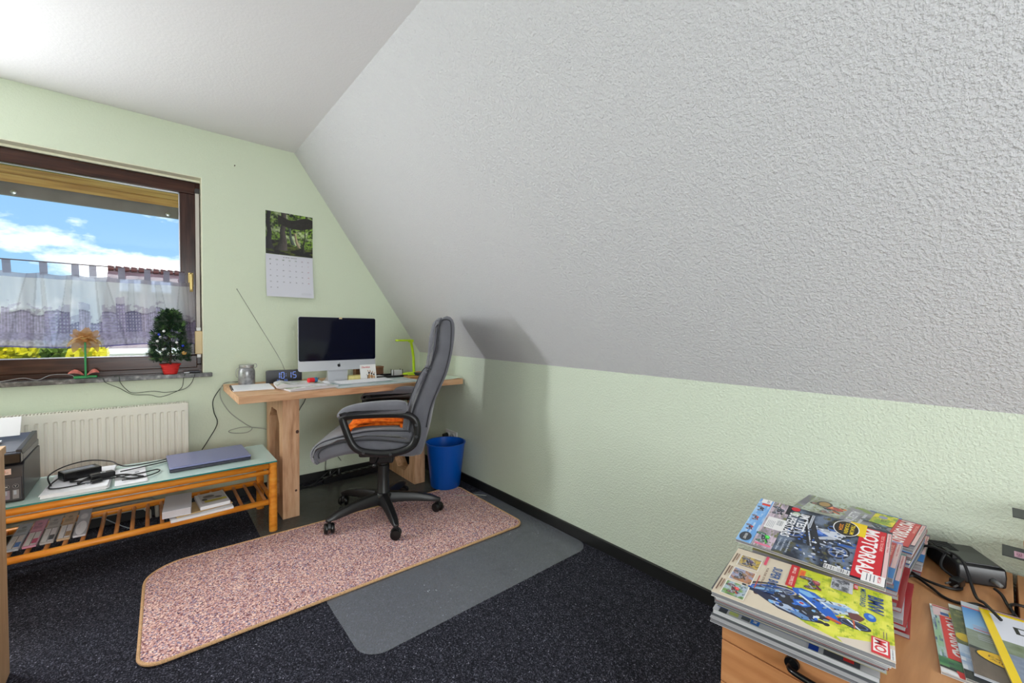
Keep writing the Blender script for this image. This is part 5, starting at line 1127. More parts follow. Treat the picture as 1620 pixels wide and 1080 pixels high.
        if k == 4: a.rect(-0.021, 0.012, 0.021, 0.225, S(176, 176, 186)); a.ell(0, 0.07, 0.018, 0.055, S(244, 244, 250)); a.ell(0, 0.165, 0.015, 0.028, S(196, 196, 206)); a.ell(0, 0.165, 0.012, 0.02, S(226, 226, 230))
        else:
            a.rect(-0.018, 0.018, -0.001, 0.12, S(236, 236, 240)); a.rect(0.001, 0.018, 0.018, 0.12, S(230, 226, 232)); a.rect(0.002, 0.028, 0.018, 0.066, acc); a.rect(-0.0012, 0.018, 0.0012, 0.12, S(60, 60, 70)); a.rect(-0.0195, 0.125, 0.0195, 0.129, tuple(c*0.4 for c in base)); a.rect(-0.015, 0.150, 0.012, 0.175, tuple(c*0.7 for c in base)); a.ell(0.0, 0.19, 0.008, 0.010, tuple(c*0.55 for c in base))
        for j in range(5): a.rect(-0.014, 0.07+j*0.008, -0.014+0.010, 0.0712+j*0.008, S(130, 130, 140))
        a.build('label_print', PRINT_MATT, t, tilt @ Matrix.Translation((0, 0, 0.0115)))
        bm = BM(); r3 = np.random.RandomState(20+k); nx, ny = 6, 16
        g = [[bm.verts.new(tilt @ Vector((-0.0245+0.049*i/nx, 0.25*j/ny, 0.0150+0.008*r3.rand()-0.006*(i in (0, nx))-0.004*(j in (0, ny))))) for i in range(nx+1)] for j in range(ny+1)]
        for j in range(ny):
            for i in range(nx): bm.faces.new((g[j][i], g[j][i+1], g[j+1][i+1], g[j+1][i]))
        obj('plastic_bag', bm, bag, t)
    pg = mat('page_edges', S(206, 202, 206), 0.6)
    t = thing('booklet', 'white open booklet lowest of the pile on the lower bench shelf', 'booklet', (0.190, 2.715, zs), R(3)); bm = BM(); box(bm, -0.135, 0.130, -0.055, 0.10, 0, 0.012); obj('booklet_pages', bm, pw, t, bevel=0.001)
    t = thing('envelope', 'tan envelope lying on the white booklet under the bench', 'envelope', (0.190, 2.775, zs+0.0135), R(10)); bm = BM(); box(bm, -0.125, 0.120, -0.085, 0.075, 0, 0.006); obj('envelope_body', bm, mat('manila', S(196, 166, 120), 0.7, noise=(20, 0.08)), t, bevel=0.001)
    t = thing('paperback_book', 'thick grey-white paperback lying left on the lower bench shelf', 'book', (0.092, 2.800, zs+0.0215), R(-4)); bm = BM(); box(bm, -0.055, 0.055, -0.125, 0.115, 0.002, 0.032); obj('pages', bm, pg, t)
    bm = BM(); box(bm, -0.057, 0.057, -0.127, 0.117, 0, 0.002); box(bm, -0.057, 0.057, -0.127, 0.117, 0.032, 0.034); box(bm, -0.057, -0.055, -0.127, 0.117, 0.002, 0.032); obj('book_cover', bm, mat('white_cover', S(222, 222, 230), 0.5), t)
    t = thing('picture_booklet', 'booklet with a car picture and yellow stripe on the envelope', 'booklet', (0.238, 2.790, zs+0.0205), R(4)); bm = BM(); box(bm, -0.066, 0.066, -0.10, 0.10, 0, 0.018); obj('booklet_pages', bm, pw, t, bevel=0.001)
    a = Art(); W, H = 0.064, 0.098; a.rect(-W, -H, W, H, S(226, 226, 232)); a.rect(-W*0.8, -H*0.62, W*0.95, H*0.9, S(196, 190, 196)); a.ell(0.0, 0.012, 0.040, 0.018, S(150, 140, 150)); a.ell(-0.010, 0.040, 0.026, 0.020, S(70, 44, 50)); a.ell(0.030, 0.004, 0.016, 0.012, S(60, 56, 66)); a.ell(-0.034, -0.004, 0.012, 0.020, S(40, 36, 44)); a.rect(-W*0.6, -H*0.52, W*0.95, -H*0.22, S(206, 190, 30)); a.rect(-W*0.2, -H*0.43, W*0.6, -H*0.36, S(120, 100, 30))
    a.build('cover_print', PRINT, t, Matrix.Translation((0, 0, 0.0183)))
bench()
for o in [o for o in bpy.data.objects if o.name.startswith('clear_folder')]: bpy.data.objects.remove(o)

# ================================================================ OAK CUPBOARD AT THE LEFT EDGE
def cupboard():
    t = thing('oak_cupboard', 'light oak side cupboard at the left edge of the picture', 'cupboard', (-0.70, 1.80, 0)); m = ramp_mat('light_oak', 4, [(0.3, S(196, 156, 116)), (0.7, S(222, 186, 146))], 0.5, 5, 0.02, 0.3, (8, 8, 1))
    bm = BM(); box(bm, -0.30, 0.326, -0.30, 0.318, 0.0, 0.74); obj('carcass', bm, m, t, bevel=0.002)
    bm = BM(); box(bm, -0.31, 0.330, -0.32, 0.320, 0.741, 0.765); obj('cupboard_top', bm, m, t, bevel=0.002)
    for s in (0, 1):
        bm = BM(); x0 = -0.297+s*0.312; box(bm, x0, x0+0.308, -0.318, -0.301, 0.06, 0.735); d = obj('door', bm, m, t, bevel=0.002); bm = BM(); cyl(bm, (x0+0.04+0.23*(1-s), -0.318, 0.5), (x0+0.04+0.23*(1-s), -0.338, 0.5), 0.010, 0.013, 16); obj('knob', bm, mat('steel', S(160, 160, 165), 0.3, 0.9), d, smooth=True, autos=40)
cupboard()

# ================================================================ DRAWER UNITS, LOWER RIGHT
CZ = 0.515
def drawer_units():
    beech = ramp_mat('beech_veneer', 3.5, [(0.3, S(178, 118, 74)), (0.55, S(196, 136, 90)), (0.8, S(208, 152, 106))], 0.4, 5, 0.0, 0.35, (10, 1.2, 12)); bt = ramp_mat('beech_veneer_top', 3.5, [(0.3, S(176, 122, 78)), (0.55, S(198, 142, 94)), (0.8, S(212, 158, 110))], 0.38, 5, 0.0, 0.35, (1.2, 12, 12))
    hb = mat('handle_black', S(14, 14, 16), 0.2)
    for k, (y0, y1, lb) in enumerate(((-0.042, 0.402, 'beech drawer unit carrying the magazine piles'), (-0.492, -0.050, 'beech drawer unit at the right frame edge beyond the dark gap'))):
        cy = (y0+y1)/2; t = thing('drawer_unit', lb, 'drawer unit', (1.40, cy, 0)); h = (y1-y0)/2; X0 = -0.40
        bm = BM(); box(bm, X0+0.018, 0.385, -h, h, 0.02, CZ-0.020); obj('carcass', bm, beech, t)
        bm = BM(); box(bm, X0+0.018, 0.385, -h, h, CZ-0.019, CZ); obj('unit_top', bm, bt, t, bevel=0.0015)
        zz = [(0.455, 0.513), (0.356, 0.452), (0.206, 0.353), (0.025, 0.203)]
        for j, (a, b) in enumerate(zz):
            bm = BM(); box(bm, X0, X0+0.017, -h+0.001, h-0.001, a, b); d = obj('drawer', bm, beech, t, bevel=0.0012)
            zc = (a+b)/2; yc = 0.0; bm = BM(); tube(bm, [(X0-0.004, 0.080, zc), (X0-0.024, 0.076, zc), (X0-0.030, 0.04, zc), (X0-0.031, 0, zc), (X0-0.030, -0.04, zc), (X0-0.024, -0.076, zc), (X0-0.004, -0.080, zc)], 0.006, 10, smooth=4)
            hd = obj('handle', bm, hb, d, smooth=True); bm = BM()
            cyl(bm, (X0-0.0001, 0.080, zc), (X0-0.006, 0.080, zc), 0.014, 0.013, 20); obj('handle_rose', bm, hb, hd, smooth=True, autos=40)
            bm = BM(); cyl(bm, (X0-0.0001, -0.080, zc), (X0-0.006, -0.080, zc), 0.014, 0.013, 20); obj('handle_rose', bm, hb, hd, smooth=True, autos=40)
drawer_units()

# ================================================================ MAGAZINES
def moto(a, f, cx, cy, s, body, rot=0.0, tyre=None, sq=0.55, seed=1):
    """small printed motorcycle; f maps local (x,y) to cover coordinates"""
    ty = tyre or S(34, 38, 48); c, d = math.cos(rot), math.sin(rot); r_ = random.Random(seed)
    P = lambda x, y: f(cx+(x*c-y*d)*s, cy+(x*d+y*c)*s)
    def E(x, y, rx, ry, col, n=26, rr=0): a.poly([P(x+rx*math.cos(2*math.pi*k/n)*math.cos(rr)-ry*math.sin(2*math.pi*k/n)*math.sin(rr), y+rx*math.cos(2*math.pi*k/n)*math.sin(rr)+ry*math.sin(2*math.pi*k/n)*math.cos(rr)) for k in range(n)][::1], col)
    def Q(pts, col): a.poly([P(*p) for p in pts], col)
    dk = S(44, 48, 60); sv = S(176, 184, 200)
    for wx, wr in ((-0.75, 0.50), (0.80, 0.46)):
        E(wx, 0, wr*sq*1.0, wr, ty); E(wx, 0, wr*sq*0.80, wr*0.80, S(120, 124, 136)); E(wx, 0, wr*sq*0.70, wr*0.70, tuple(q*0.8 for q in body)); E(wx, 0, wr*sq*0.5, wr*0.5, ty)
        for k in range(5):
            an = 2*math.pi*k/5; Q([(wx, 0.02), (wx+wr*sq*0.72*math.cos(an), wr*0.72*math.sin(an)), (wx+wr*sq*0.72*math.cos(an+.2), wr*0.72*math.sin(an+.2))], sv)
        E(wx, 0, wr*sq*0.16, wr*0.16, sv)
    Q([(-0.75, 0.0), (-0.45, 0.62), (-0.36, 0.60), (-0.66, -0.02)], sv); Q([(-0.5, 0.1), (0.45, 0.05), (0.40, 0.45), (-0.40, 0.5)], dk)
    for k in range(16):
        x, y = r_.uniform(-0.4, 0.4), r_.uniform(0.05, 0.45); E(x, y, r_.uniform(.03, .09), r_.uniform(.02, .07), r_.choice([sv, dk, S(90, 98, 116), S(30, 34, 44), body]), 10)
    Q([(-0.62, 0.42), (-0.50, 0.85), (-0.15, 0.95), (0.20, 0.80), (0.25, 0.55), (-0.20, 0.42)], body); Q([(-0.50, 0.55), (-0.35, 0.85), (-0.10, 0.88), (-0.05, 0.60)], tuple(min(1, q*1.5+0.10) for q in body)); Q([(0.15, 0.62), (0.85, 0.82), (0.95, 0.72), (0.55, 0.52), (0.2, 0.5)], dk); Q([(0.5, 0.55), (1.05, 0.78), (1.0, 0.62), (0.6, 0.40)], body)
    Q([(0.1, 0.02), (0.95, 0.22), (0.95, 0.12), (0.15, -0.06)], sv); Q([(-0.62, 0.78), (-0.5, 1.05), (-0.42, 1.0), (-0.5, 0.8)], S(210, 220, 236))
    return P, E, Q
def rider(P, E, Q, suit, helm):
    Q([(-0.25, 0.78), (0.10, 1.25), (0.42, 1.20), (0.50, 0.80), (0.2, 0.70)], suit); Q([(-0.1, 1.15), (-0.5, 0.85), (-0.45, 0.75), (0.05, 0.95)], tuple(q*0.7 for q in suit)); Q([(0.15, 0.75), (-0.10, 0.30), (0.05, 0.25), (0.42, 0.72)], tuple(q*0.8 for q in suit)); E(-0.02, 1.35, 0.20, 0.22, helm); E(-0.10, 1.33, 0.11, 0.09, S(30, 30, 40))
def land(c0, c1, c2, seed, s=7):
    def f(U, V):
        n = fbm(U, V, s, seed); n2 = fbm(U, V, s*3, seed+7); g = mixc(c0, c1, np.clip((n-0.4)*4, 0, 1)); return mixc(g, np.array(c2), np.clip((n2-0.55)*5, 0, 1))
    return f
ID = lambda x, y: (x, y)
def bars(a, x0, y0, x1, y1, vertical, seed=1, col=None):
    r_ = random.Random(seed); a.rect(x0, y0, x1, y1, S(240, 240, 240)); k = 0.0; L_ = (y1-y0) if vertical else (x1-x0)
    while k < L_-0.002:
        w = r_.choice([0.0006, 0.001, 0.0016]); 
        if vertical: a.rect(x0+0.002, y0+k+0.0008, x1-0.002, y0+k+0.0008+w, col or S(60, 60, 70))
        else: a.rect(x0+k+0.0008, y0+0.002, x0+k+0.0008+w, y1-0.002, col or S(60, 60, 70))
        k += w+r_.choice([0.0008, 0.0014])
def cover_bmw():
    a = Art(); W, H = 0.230, 0.283; q = lambda mu, mv: (0.989*(mu/1000-.0135)+.148*(mv/1000+.033), .989*(.033+mv/1000)+.148*(.0135-mu/1000))
    a.rect(0, 0, W, H, S(222, 208, 186))
    a.photo(0.0, 0.115, W, 0.283, land(S(206, 214, 40), S(238, 236, 90), S(150, 176, 30), 3), 70, 52)
    a.poly([(W-0.05, 0.283), (W, 0.283), (W, 0.215), (W-0.012, 0.205)], S(226, 212, 198))
    a.poly([(0.0, 0.115), (0.10, 0.115), (0.15, 0.19), (W, 0.135), (W, 0.10), (0.0, 0.10)], S(222, 208, 186)) if False else None
    a.poly([(W, 0.0), (W, 0.215), (0.215, 0.16), (0.19, 0.115), (0.0, 0.118), (0, 0)], S(222, 208, 186))
    # blue motorcycle seen along its length, front wheel towards the foot of the cover
    f = q
    def E(mu, mv, ru, rv, rot, col, n=30):
        c, d = math.cos(rot), math.sin(rot); a.poly([q(mu+ru*math.cos(t)*c-rv*math.sin(t)*d, mv+ru*math.cos(t)*d+rv*math.sin(t)*c) for t in [2*math.pi*k/n for k in range(n)]][::-1], col)
    def Q(pts, col): a.poly([q(*p) for p in pts], col)
    an = math.atan2(84, -58)
    bl, dbl, lbl, nv, dk, wh = S(24, 100, 206), S(16, 56, 150), S(130, 186, 236), S(24, 34, 70), S(36, 38, 48), S(232, 240, 248)
    E(137, 78, 54, 24, an, S(52, 54, 62)); E(138, 79, 47, 19, an, S(206, 190, 160)); E(138, 79, 43, 16, an, bl); E(136, 82, 37, 12.5, an, S(60, 70, 100)); E(137, 80, 16, 6, an, S(150, 160, 180)); E(144, 74, 30, 4, an, lbl)
    for k in range(9): t = k*0.7; Q([(137, 80), (137+38*math.cos(t)*math.cos(an)-13*math.sin(t)*math.sin(an), 80+38*math.cos(t)*math.sin(an)+13*math.sin(t)*math.cos(an)), (137+38*math.cos(t+.1)*math.cos(an)-13*math.sin(t+.1)*math.sin(an), 80+38*math.cos(t+.1)*math.sin(an)+13*math.sin(t+.1)*math.cos(an))], S(196, 206, 220))
    E(172, 62, 8, 5, 0.4, S(120, 70, 50)); E(176, 62, 4, 3, 0.4, S(60, 30, 24))
    Q([(165, 40), (150, 100), (165, 150), (180, 178), (196, 150), (195, 110), (185, 85)], nv); Q([(150, 88), (120, 120), (120, 170), (140, 190), (168, 180), (172, 140), (165, 105)], dk)
    Q([(176, 92), (168, 118), (176, 140), (190, 128), (188, 100)], S(180, 196, 220)); Q([(184, 116), (176, 140), (182, 168), (194, 150)], S(96, 140, 196))
    r_ = random.Random(9)
    for k in range(60):
        x, y = r_.uniform(125, 190), r_.uniform(90, 185); E(x, y, r_.uniform(2, 7), r_.uniform(1.5, 5), r_.uniform(0, 3), r_.choice([wh, lbl, dk, nv, bl, S(90, 100, 120), S(150, 160, 180)]), 9)
    Q([(96, 105), (84, 120), (82, 142), (96, 160), (118, 176), (138, 190), (146, 205), (160, 196), (148, 172), (132, 150), (118, 128), (110, 112)], bl); Q([(92, 116), (88, 134), (100, 148), (108, 138), (102, 120)], lbl)
    Q([(140, 118), (128, 132), (138, 150), (152, 142), (154, 126)], bl); Q([(142, 124), (134, 133), (141, 144), (149, 138)], S(150, 196, 240)); E(141, 134, 3.2, 4, 0, S(200, 40, 60))
    Q([(108, 122), (120, 140), (134, 158), (137, 156), (124, 138), (112, 121)], wh); Q([(100, 150), (80, 190), (90, 215), (110, 205), (124, 190), (116, 168)], S(206, 220, 236)); Q([(104, 160), (92, 196), (106, 200), (116, 180)], S(120, 160, 214))
    for k in range(40):
        x, y = r_.uniform(88, 128), r_.uniform(145, 215); E(x, y, r_.uniform(2, 6), r_.uniform(1, 3), r_.uniform(0, 3), r_.choice([wh, lbl, S(150, 176, 210), nv, dk, S(180, 150, 120)]), 8)
    Q([(146, 178), (150, 200), (158, 200), (156, 176)], S(206, 90, 50)); Q([(132, 190), (136, 216), (140, 216), (138, 190)], S(206, 84, 60)); an2 = math.atan2(40, -6)
    E(138, 216, 24, 13, an2, nv); E(138, 216, 20, 10, an2, S(90, 110, 150)); E(138, 216, 18, 8, an2, S(30, 40, 66)); Q([(128, 205), (148, 228), (150, 226), (131, 203)], wh); Q([(124, 214), (150, 220), (150, 218), (125, 211)], S(206, 96, 60))
    Q([(104, 200), (96, 214), (104, 226), (120, 222), (124, 208)], S(110, 60, 60)); E(90, 231, 14, 9, 0.25, bl); E(86, 232, 6, 4, 0.25, lbl)
    # thumbnails on the left foot strip
    for k, (u, c0, c1, c2) in enumerate(((0.030, S(206, 176, 70), S(160, 150, 150), S(60, 40, 70)), (0.100, S(186, 130, 90), S(150, 170, 210), S(96, 70, 50)), (0.166, S(120, 160, 70), S(176, 190, 206), S(60, 70, 90)))):
        a.rect(u-0.002, 0.014, u+0.056, 0.058, S(236, 230, 222)); a.photo(u, 0.016, u+0.054, 0.056, land(c0, c1, c2, 60+k, 4), 24, 18)
        moto(a, ID, u+0.027, 0.028, 0.017, [S(70, 40, 90), S(120, 90, 60), S(206, 60, 60)][k], 0.2, seed=k)
        a.rect(u, 0.004, u+0.05, 0.0065, S(120, 90, 70)); a.rect(u, 0.009, u+0.036, 0.011, S(150, 110, 90))
    # headlines
    a.text('SUPER BOXER', 0.040, 0.082, 0.122, 0.018, S(30, 84, 150), 1.0); a.text('FÜR DIE STRASSE', 0.055, 0.071, 0.09, 0.005, S(120, 84, 60), 0.6); a.rect(0.10, 0.064, 0.16, 0.066, S(190, 80, 70)); a.rect(0.0, 0.062, 0.045, 0.0675, S(224, 80, 110))
    a.rect(0.0, 0.112, 0.102, 0.128, S(206, 30, 40)) ; a.text('DOPPELTEST', 0.055, 0.117, 0.042, 0.006, S(246, 226, 220), 0.8); a.text('BMW GS', 0.01, 0.117, 0.03, 0.006, S(246, 226, 220), 0.8); a.rect(0.012, 0.130, 0.050, 0.140, S(240, 120, 20)); a.text('NEU', 0.02, 0.132, 0.02, 0.006, S(220, 30, 30), 0.8)
    moto(a, ID, 0.060, 0.148, 0.024, S(150, 40, 60), 0.3, seed=14); a.rect(0.0, 0.186, 0.050, 0.222, S(206, 206, 212)); a.photo(0.001, 0.187, 0.049, 0.216, land(S(90, 92, 100), S(190, 192, 200), S(40, 42, 50), 77, 6), 22, 14); a.rect(0.0, 0.223, 0.022, 0.230, S(206, 36, 44)); a.text('SET', 0.004, 0.2242, 0.014, 0.005, wh, 0.7)
    yb = S(24, 66, 140); a.text('BMW', 0.028, 0.246, 0.066, 0.024, yb, 1.2); a.text('MOTORRAD', 0.010, 0.234, 0.074, 0.009, S(30, 84, 140), 0.9)
    a.rect(0.176, 0.252, 0.226, 0.276, S(222, 50, 60)); a.rect(0.179, 0.2545, 0.219, 0.2735, S(250, 240, 238)); a.text('MO', 0.181, 0.256, 0.036, 0.016, S(222, 50, 60), 1.4); bars(a, 0.196, 0.2765, 0.228, 0.2825, False, 4)
    for k in range(2): a.rect(0.150, 0.268+k*0.004, 0.185 if False else 0.172, 0.2692+k*0.004, S(120, 110, 100))
    return a
def title_band(a, W, H, red, txt='MOTORRAD', top=0.0):
    a.rect(0.012, H-0.058-top, W-0.006, H-0.010-top, red); a.rect(0.012, H-0.0085-top, W-0.03, H-0.001-top, S(226, 190, 190)); a.text('Die wichtigsten Tests', 0.016, H-0.007-top, 0.08, 0.0045, S(190, 40, 50), 0.5)
    a.text(txt, 0.016, H-0.052-top, W-0.034, 0.030, S(246, 238, 238), 1.6); a.text('TEST & TECHNIK', 0.03, H-0.0185-top, 0.07, 0.0055, S(246, 190, 180), 0.5)
def cover_moto():
    a = Art(); W, H = 0.230, 0.285; a.rect(0, 0, W, H, S(60, 66, 76))
    def bg(U, V):
        n = fbm(U, V, 6, 12); c = mixc(S(36, 44, 58), S(110, 124, 146), np.clip((n-0.4)*4, 0, 1)); g = mixc(c, np.array(S(96, 92, 50)), np.clip((fbm(U, V, 14, 2)-0.55)*6, 0, 1)*((U > 0.72)|((V > 0.5)&(U < 0.25)))); return g
    a.photo(0, 0.06, W, 0.24, bg, 80, 60)
    P, E, Q = moto(a, lambda x, y: (x, y), 0.135, 0.150, 0.062, S(40, 90, 170), R(70), seed=21, sq=0.75); rider(P, E, Q, S(206, 212, 224), S(70, 110, 180))
    a.line((0.02, 0.118), (0.16, 0.150), 0.022, S(30, 32, 38)); a.line((0.03, 0.116), (0.16, 0.146), 0.003, S(190, 196, 206)); a.line((0.06, 0.134), (0.19, 0.168), 0.012, S(40, 44, 52))
    r_ = random.Random(2)
    for k in range(90): x, y = r_.uniform(0.07, 0.215), r_.uniform(0.12, 0.225); a.ell(x, y, r_.uniform(.001, .005), r_.uniform(.001, .004), r_.choice([S(220, 226, 238), S(40, 96, 190), S(24, 30, 50), S(90, 110, 150), S(200, 206, 220), S(16, 20, 34)]), 8, r_.uniform(0, 3))
    # blue foot strip with three bikes
    a.photo(0.0, 0.0, W, 0.034, land(S(110, 166, 226), S(150, 196, 240), S(190, 214, 240), 31, 3), 40, 8); a.line((0, 0.034), (W, 0.036), 0.002, S(226, 226, 236))
    for k in range(3): moto(a, ID, 0.055+k*0.052, 0.010, 0.012, [S(60, 40, 60), S(190, 60, 50), S(170, 40, 50)][k], R(10), seed=30+k)
    a.ell(0.205, 0.016, 0.020, 0.013, S(60, 64, 72)); a.text('NEUHEIT', 0.192, 0.013, 0.026, 0.006, S(226, 226, 226), 0.8); a.rect(0.0, 0.006, 0.022, 0.030, S(236, 236, 236)); a.text('2023', 0.003, 0.019, 0.014, 0.006, S(60, 60, 66), 0.6); a.rect(0.024, 0.010, 0.034, 0.030, S(226, 70, 50))
    # middle strip
    a.photo(0.0, 0.036, W, 0.078, land(S(206, 186, 200), S(150, 140, 150), S(110, 120, 60), 44, 5), 50, 12)
    moto(a, ID, 0.042, 0.048, 0.020, S(30, 40, 60), 0.1, seed=5); moto(a, ID, 0.188, 0.046, 0.021, S(60, 190, 60), 0.15, seed=6); a.rect(0.215, 0.040, 0.222, 0.074, S(226, 120, 150))
    a.rect(0.083, 0.040, 0.140, 0.082, S(232, 230, 230)); bars(a, 0.088, 0.062, 0.118, 0.078, True, 8, S(110, 110, 118))
    for k in range(5): a.rect(0.10, 0.044+k*0.0035, 0.134, 0.0452+k*0.0035, S(170, 170, 180))
    a.rect(0.0, 0.070, 0.05, 0.079, S(30, 32, 38)); a.ell(0.012, 0.088, 0.010, 0.010, S(206, 36, 50)); a.ell(0.036, 0.094, 0.014, 0.012, S(30, 40, 50)); a.ell(0.036, 0.094, 0.011, 0.009, S(180, 190, 170))
    a.text('SUPERSTARS', 0.035, 0.080, 0.120, 0.020, S(236, 236, 240), 1.3); a.text('IM TEST', 0.028, 0.103, 0.085, 0.020, S(240, 240, 244), 1.3); a.rect(0.02, 0.127, 0.085, 0.133, S(190, 196, 206)); a.text('Exklusiv im Vergleich', 0.022, 0.128, 0.06, 0.004, S(40, 40, 50), 0.5)
    for k in range(3): a.text(['Drei Naked Bikes', 'Kurven und Kosten', 'Touren im Herbst'][k], 0.165, 0.084+k*0.010, 0.055, 0.0045, S(196, 206, 220), 0.4)
    title_band(a, W, H, S(206, 28, 44))
    a.rect(0.0, 0.205, 0.06, 0.238, S(240, 206, 20)); a.ell(0.040, 0.200, 0.036, 0.026, S(236, 236, 236)); a.ell(0.040, 0.200, 0.034, 0.024, S(34, 30, 26)); a.text('TRAUM', 0.016, 0.208, 0.046, 0.008, S(240, 210, 20), 0.8); a.text('TOUREN', 0.012, 0.197, 0.052, 0.008, S(240, 210, 20), 0.8); a.text('2024', 0.024, 0.186, 0.030, 0.008, S(240, 150, 20), 0.8)
    bars(a, 0.212, 0.180, 0.229, 0.226, True, 10); a.rect(0.196, H-0.040, W, H-0.002, S(240, 236, 236)); a.text('MEGA', 0.200, H-0.014, 0.022, 0.006, S(206, 40, 60), 0.8)
    for k in range(3): a.rect(0.199, H-0.020-k*0.006, 0.224, H-0.0185-k*0.006, S(90, 96, 110))
    return a
def cover_alles():
    a = Art(); W, H = 0.218, 0.285; a.photo(0, 0, W, H, land(S(110, 104, 120), S(150, 146, 160), S(130, 150, 60), 51, 5), 60, 70)
    a.photo(0.0, 0.02, W, 0.115, land(S(150, 150, 140), S(190, 200, 190), S(120, 130, 60), 53, 6), 40, 24)
    P, E, Q = moto(a, ID, 0.095, 0.060, 0.042, S(226, 110, 50), R(35), seed=61, tyre=S(44, 36, 40)); rider(P, E, Q, S(180, 60, 60), S(226, 130, 70))
    a.ell(0.060, 0.058, 0.028, 0.020, S(60, 44, 44)); a.ell(0.060, 0.058, 0.021, 0.014, S(170, 130, 70)); a.text('ALLESKÖNNER', 0.045, 0.126, 0.150, 0.026, S(226, 226, 232), 1.3); a.rect(0.05, 0.156, 0.15, 0.163, S(190, 190, 200)); a.rect(0.16, 0.118, 0.20, 0.124, S(226, 90, 80))
    moto(a, ID, 0.120, 0.185, 0.040, S(60, 90, 110), R(20), seed=62); a.photo(0.0, 0.175, 0.10, 0.226, land(S(130, 160, 40), S(236, 214, 20), S(240, 226, 60), 55, 3), 30, 18); a.ell(0.036, 0.196, 0.012, 0.010, S(150, 150, 190)); a.text('GS', 0.055, 0.196, 0.02, 0.012, S(60, 50, 30), 0.8); a.rect(0, 0.160, 0.006, H-0.06, S(30, 110, 180)); a.rect(0.0, 0.226, 0.05, 0.232, S(30, 120, 190))
    title_band(a, W, H, S(200, 36, 48))
    return a
def cover_plain(seed, red=True, dull=1.0):
    r_ = random.Random(seed); a = Art(); W, H = 0.226, 0.283; c = [tuple(min(1, dull*q) for q in S(r_.randint(60, 200), r_.randint(60, 180), r_.randint(50, 190))) for _ in range(3)]
    a.photo(0, 0, W, H, land(c[0], c[1], c[2], seed, 5), 24, 30)
    if red: title_band(a, W, H, tuple(q*dull for q in S(190, 30, 46)), 'MOTORRAD'); a.rect(0.17, H-0.02, W, H, S(40, 120, 190))
    return a
def magazine(label, loc, rotz, w=0.226, h=0.283, th=0.009, art=None, col=(0.5, 0.5, 0.5), pages=None, tilt=0.0, group=None, key='', bend=0.0):
    t = thing('magazine', label, 'magazine', loc, rotz, group)
    if tilt: t.rotation_euler = (Matrix.Rotation(rotz, 3, 'Z') @ Matrix.Rotation(tilt, 3, 'Y')).to_euler()
    bm = BM(); box(bm, 0.001, w-0.001, 0.001, h-0.001, 0.0005, th-0.0007); obj('pages', bm, pages or PG[random.choice((0, 0, 1, 2, 2))], t)
    cm = mat('cover_colour_'+key, col, 0.3) if key else PG[0]
    if art is None:
        bm = BM(); box(bm, 0, w, 0, h, th-0.0007, th); box(bm, 0, w, 0, h, 0, 0.0005); box(bm, 0, 0.0009, 0, h, 0.0005, th-0.0007); obj('cover', bm, cm, t)
    else:
        bm = BM(); box(bm, 0, w, 0, h, th-0.0007, th-0.0001); box(bm, 0, w, 0, h, 0, 0.0005); box(bm, 0, 0.0009, 0, h, 0.0005, th-0.0007); cv = obj('cover', bm, cm, t)
        art.step = 1; zs = [v[2] for v in art.V]; mz = max(zs) or 1; k = min(1.0, 0.0016/mz); art.V = [(x, y, z*k) for x, y, z in art.V]
        art.build('cover_print', PRINT, cv, Matrix.Translation((0, 0, th)))
    return t
def pageblock(name, c):
    return ramp_mat(name, 420, [(0.3, tuple(q*0.72 for q in c)), (0.7, c)], 0.7, 2, 0.0, 0.2, (0.02, 0.02, 2.2))
PG = [pageblock('page_block_grey', S(176, 174, 178)), pageblock('page_block_pale', S(206, 204, 208)), pageblock('page_block_dark', S(140, 138, 142))]
ORD = ['second', 'third', 'fourth', 'fifth', 'sixth', 'seventh', 'eighth', 'ninth', 'tenth', 'eleventh', 'twelfth']
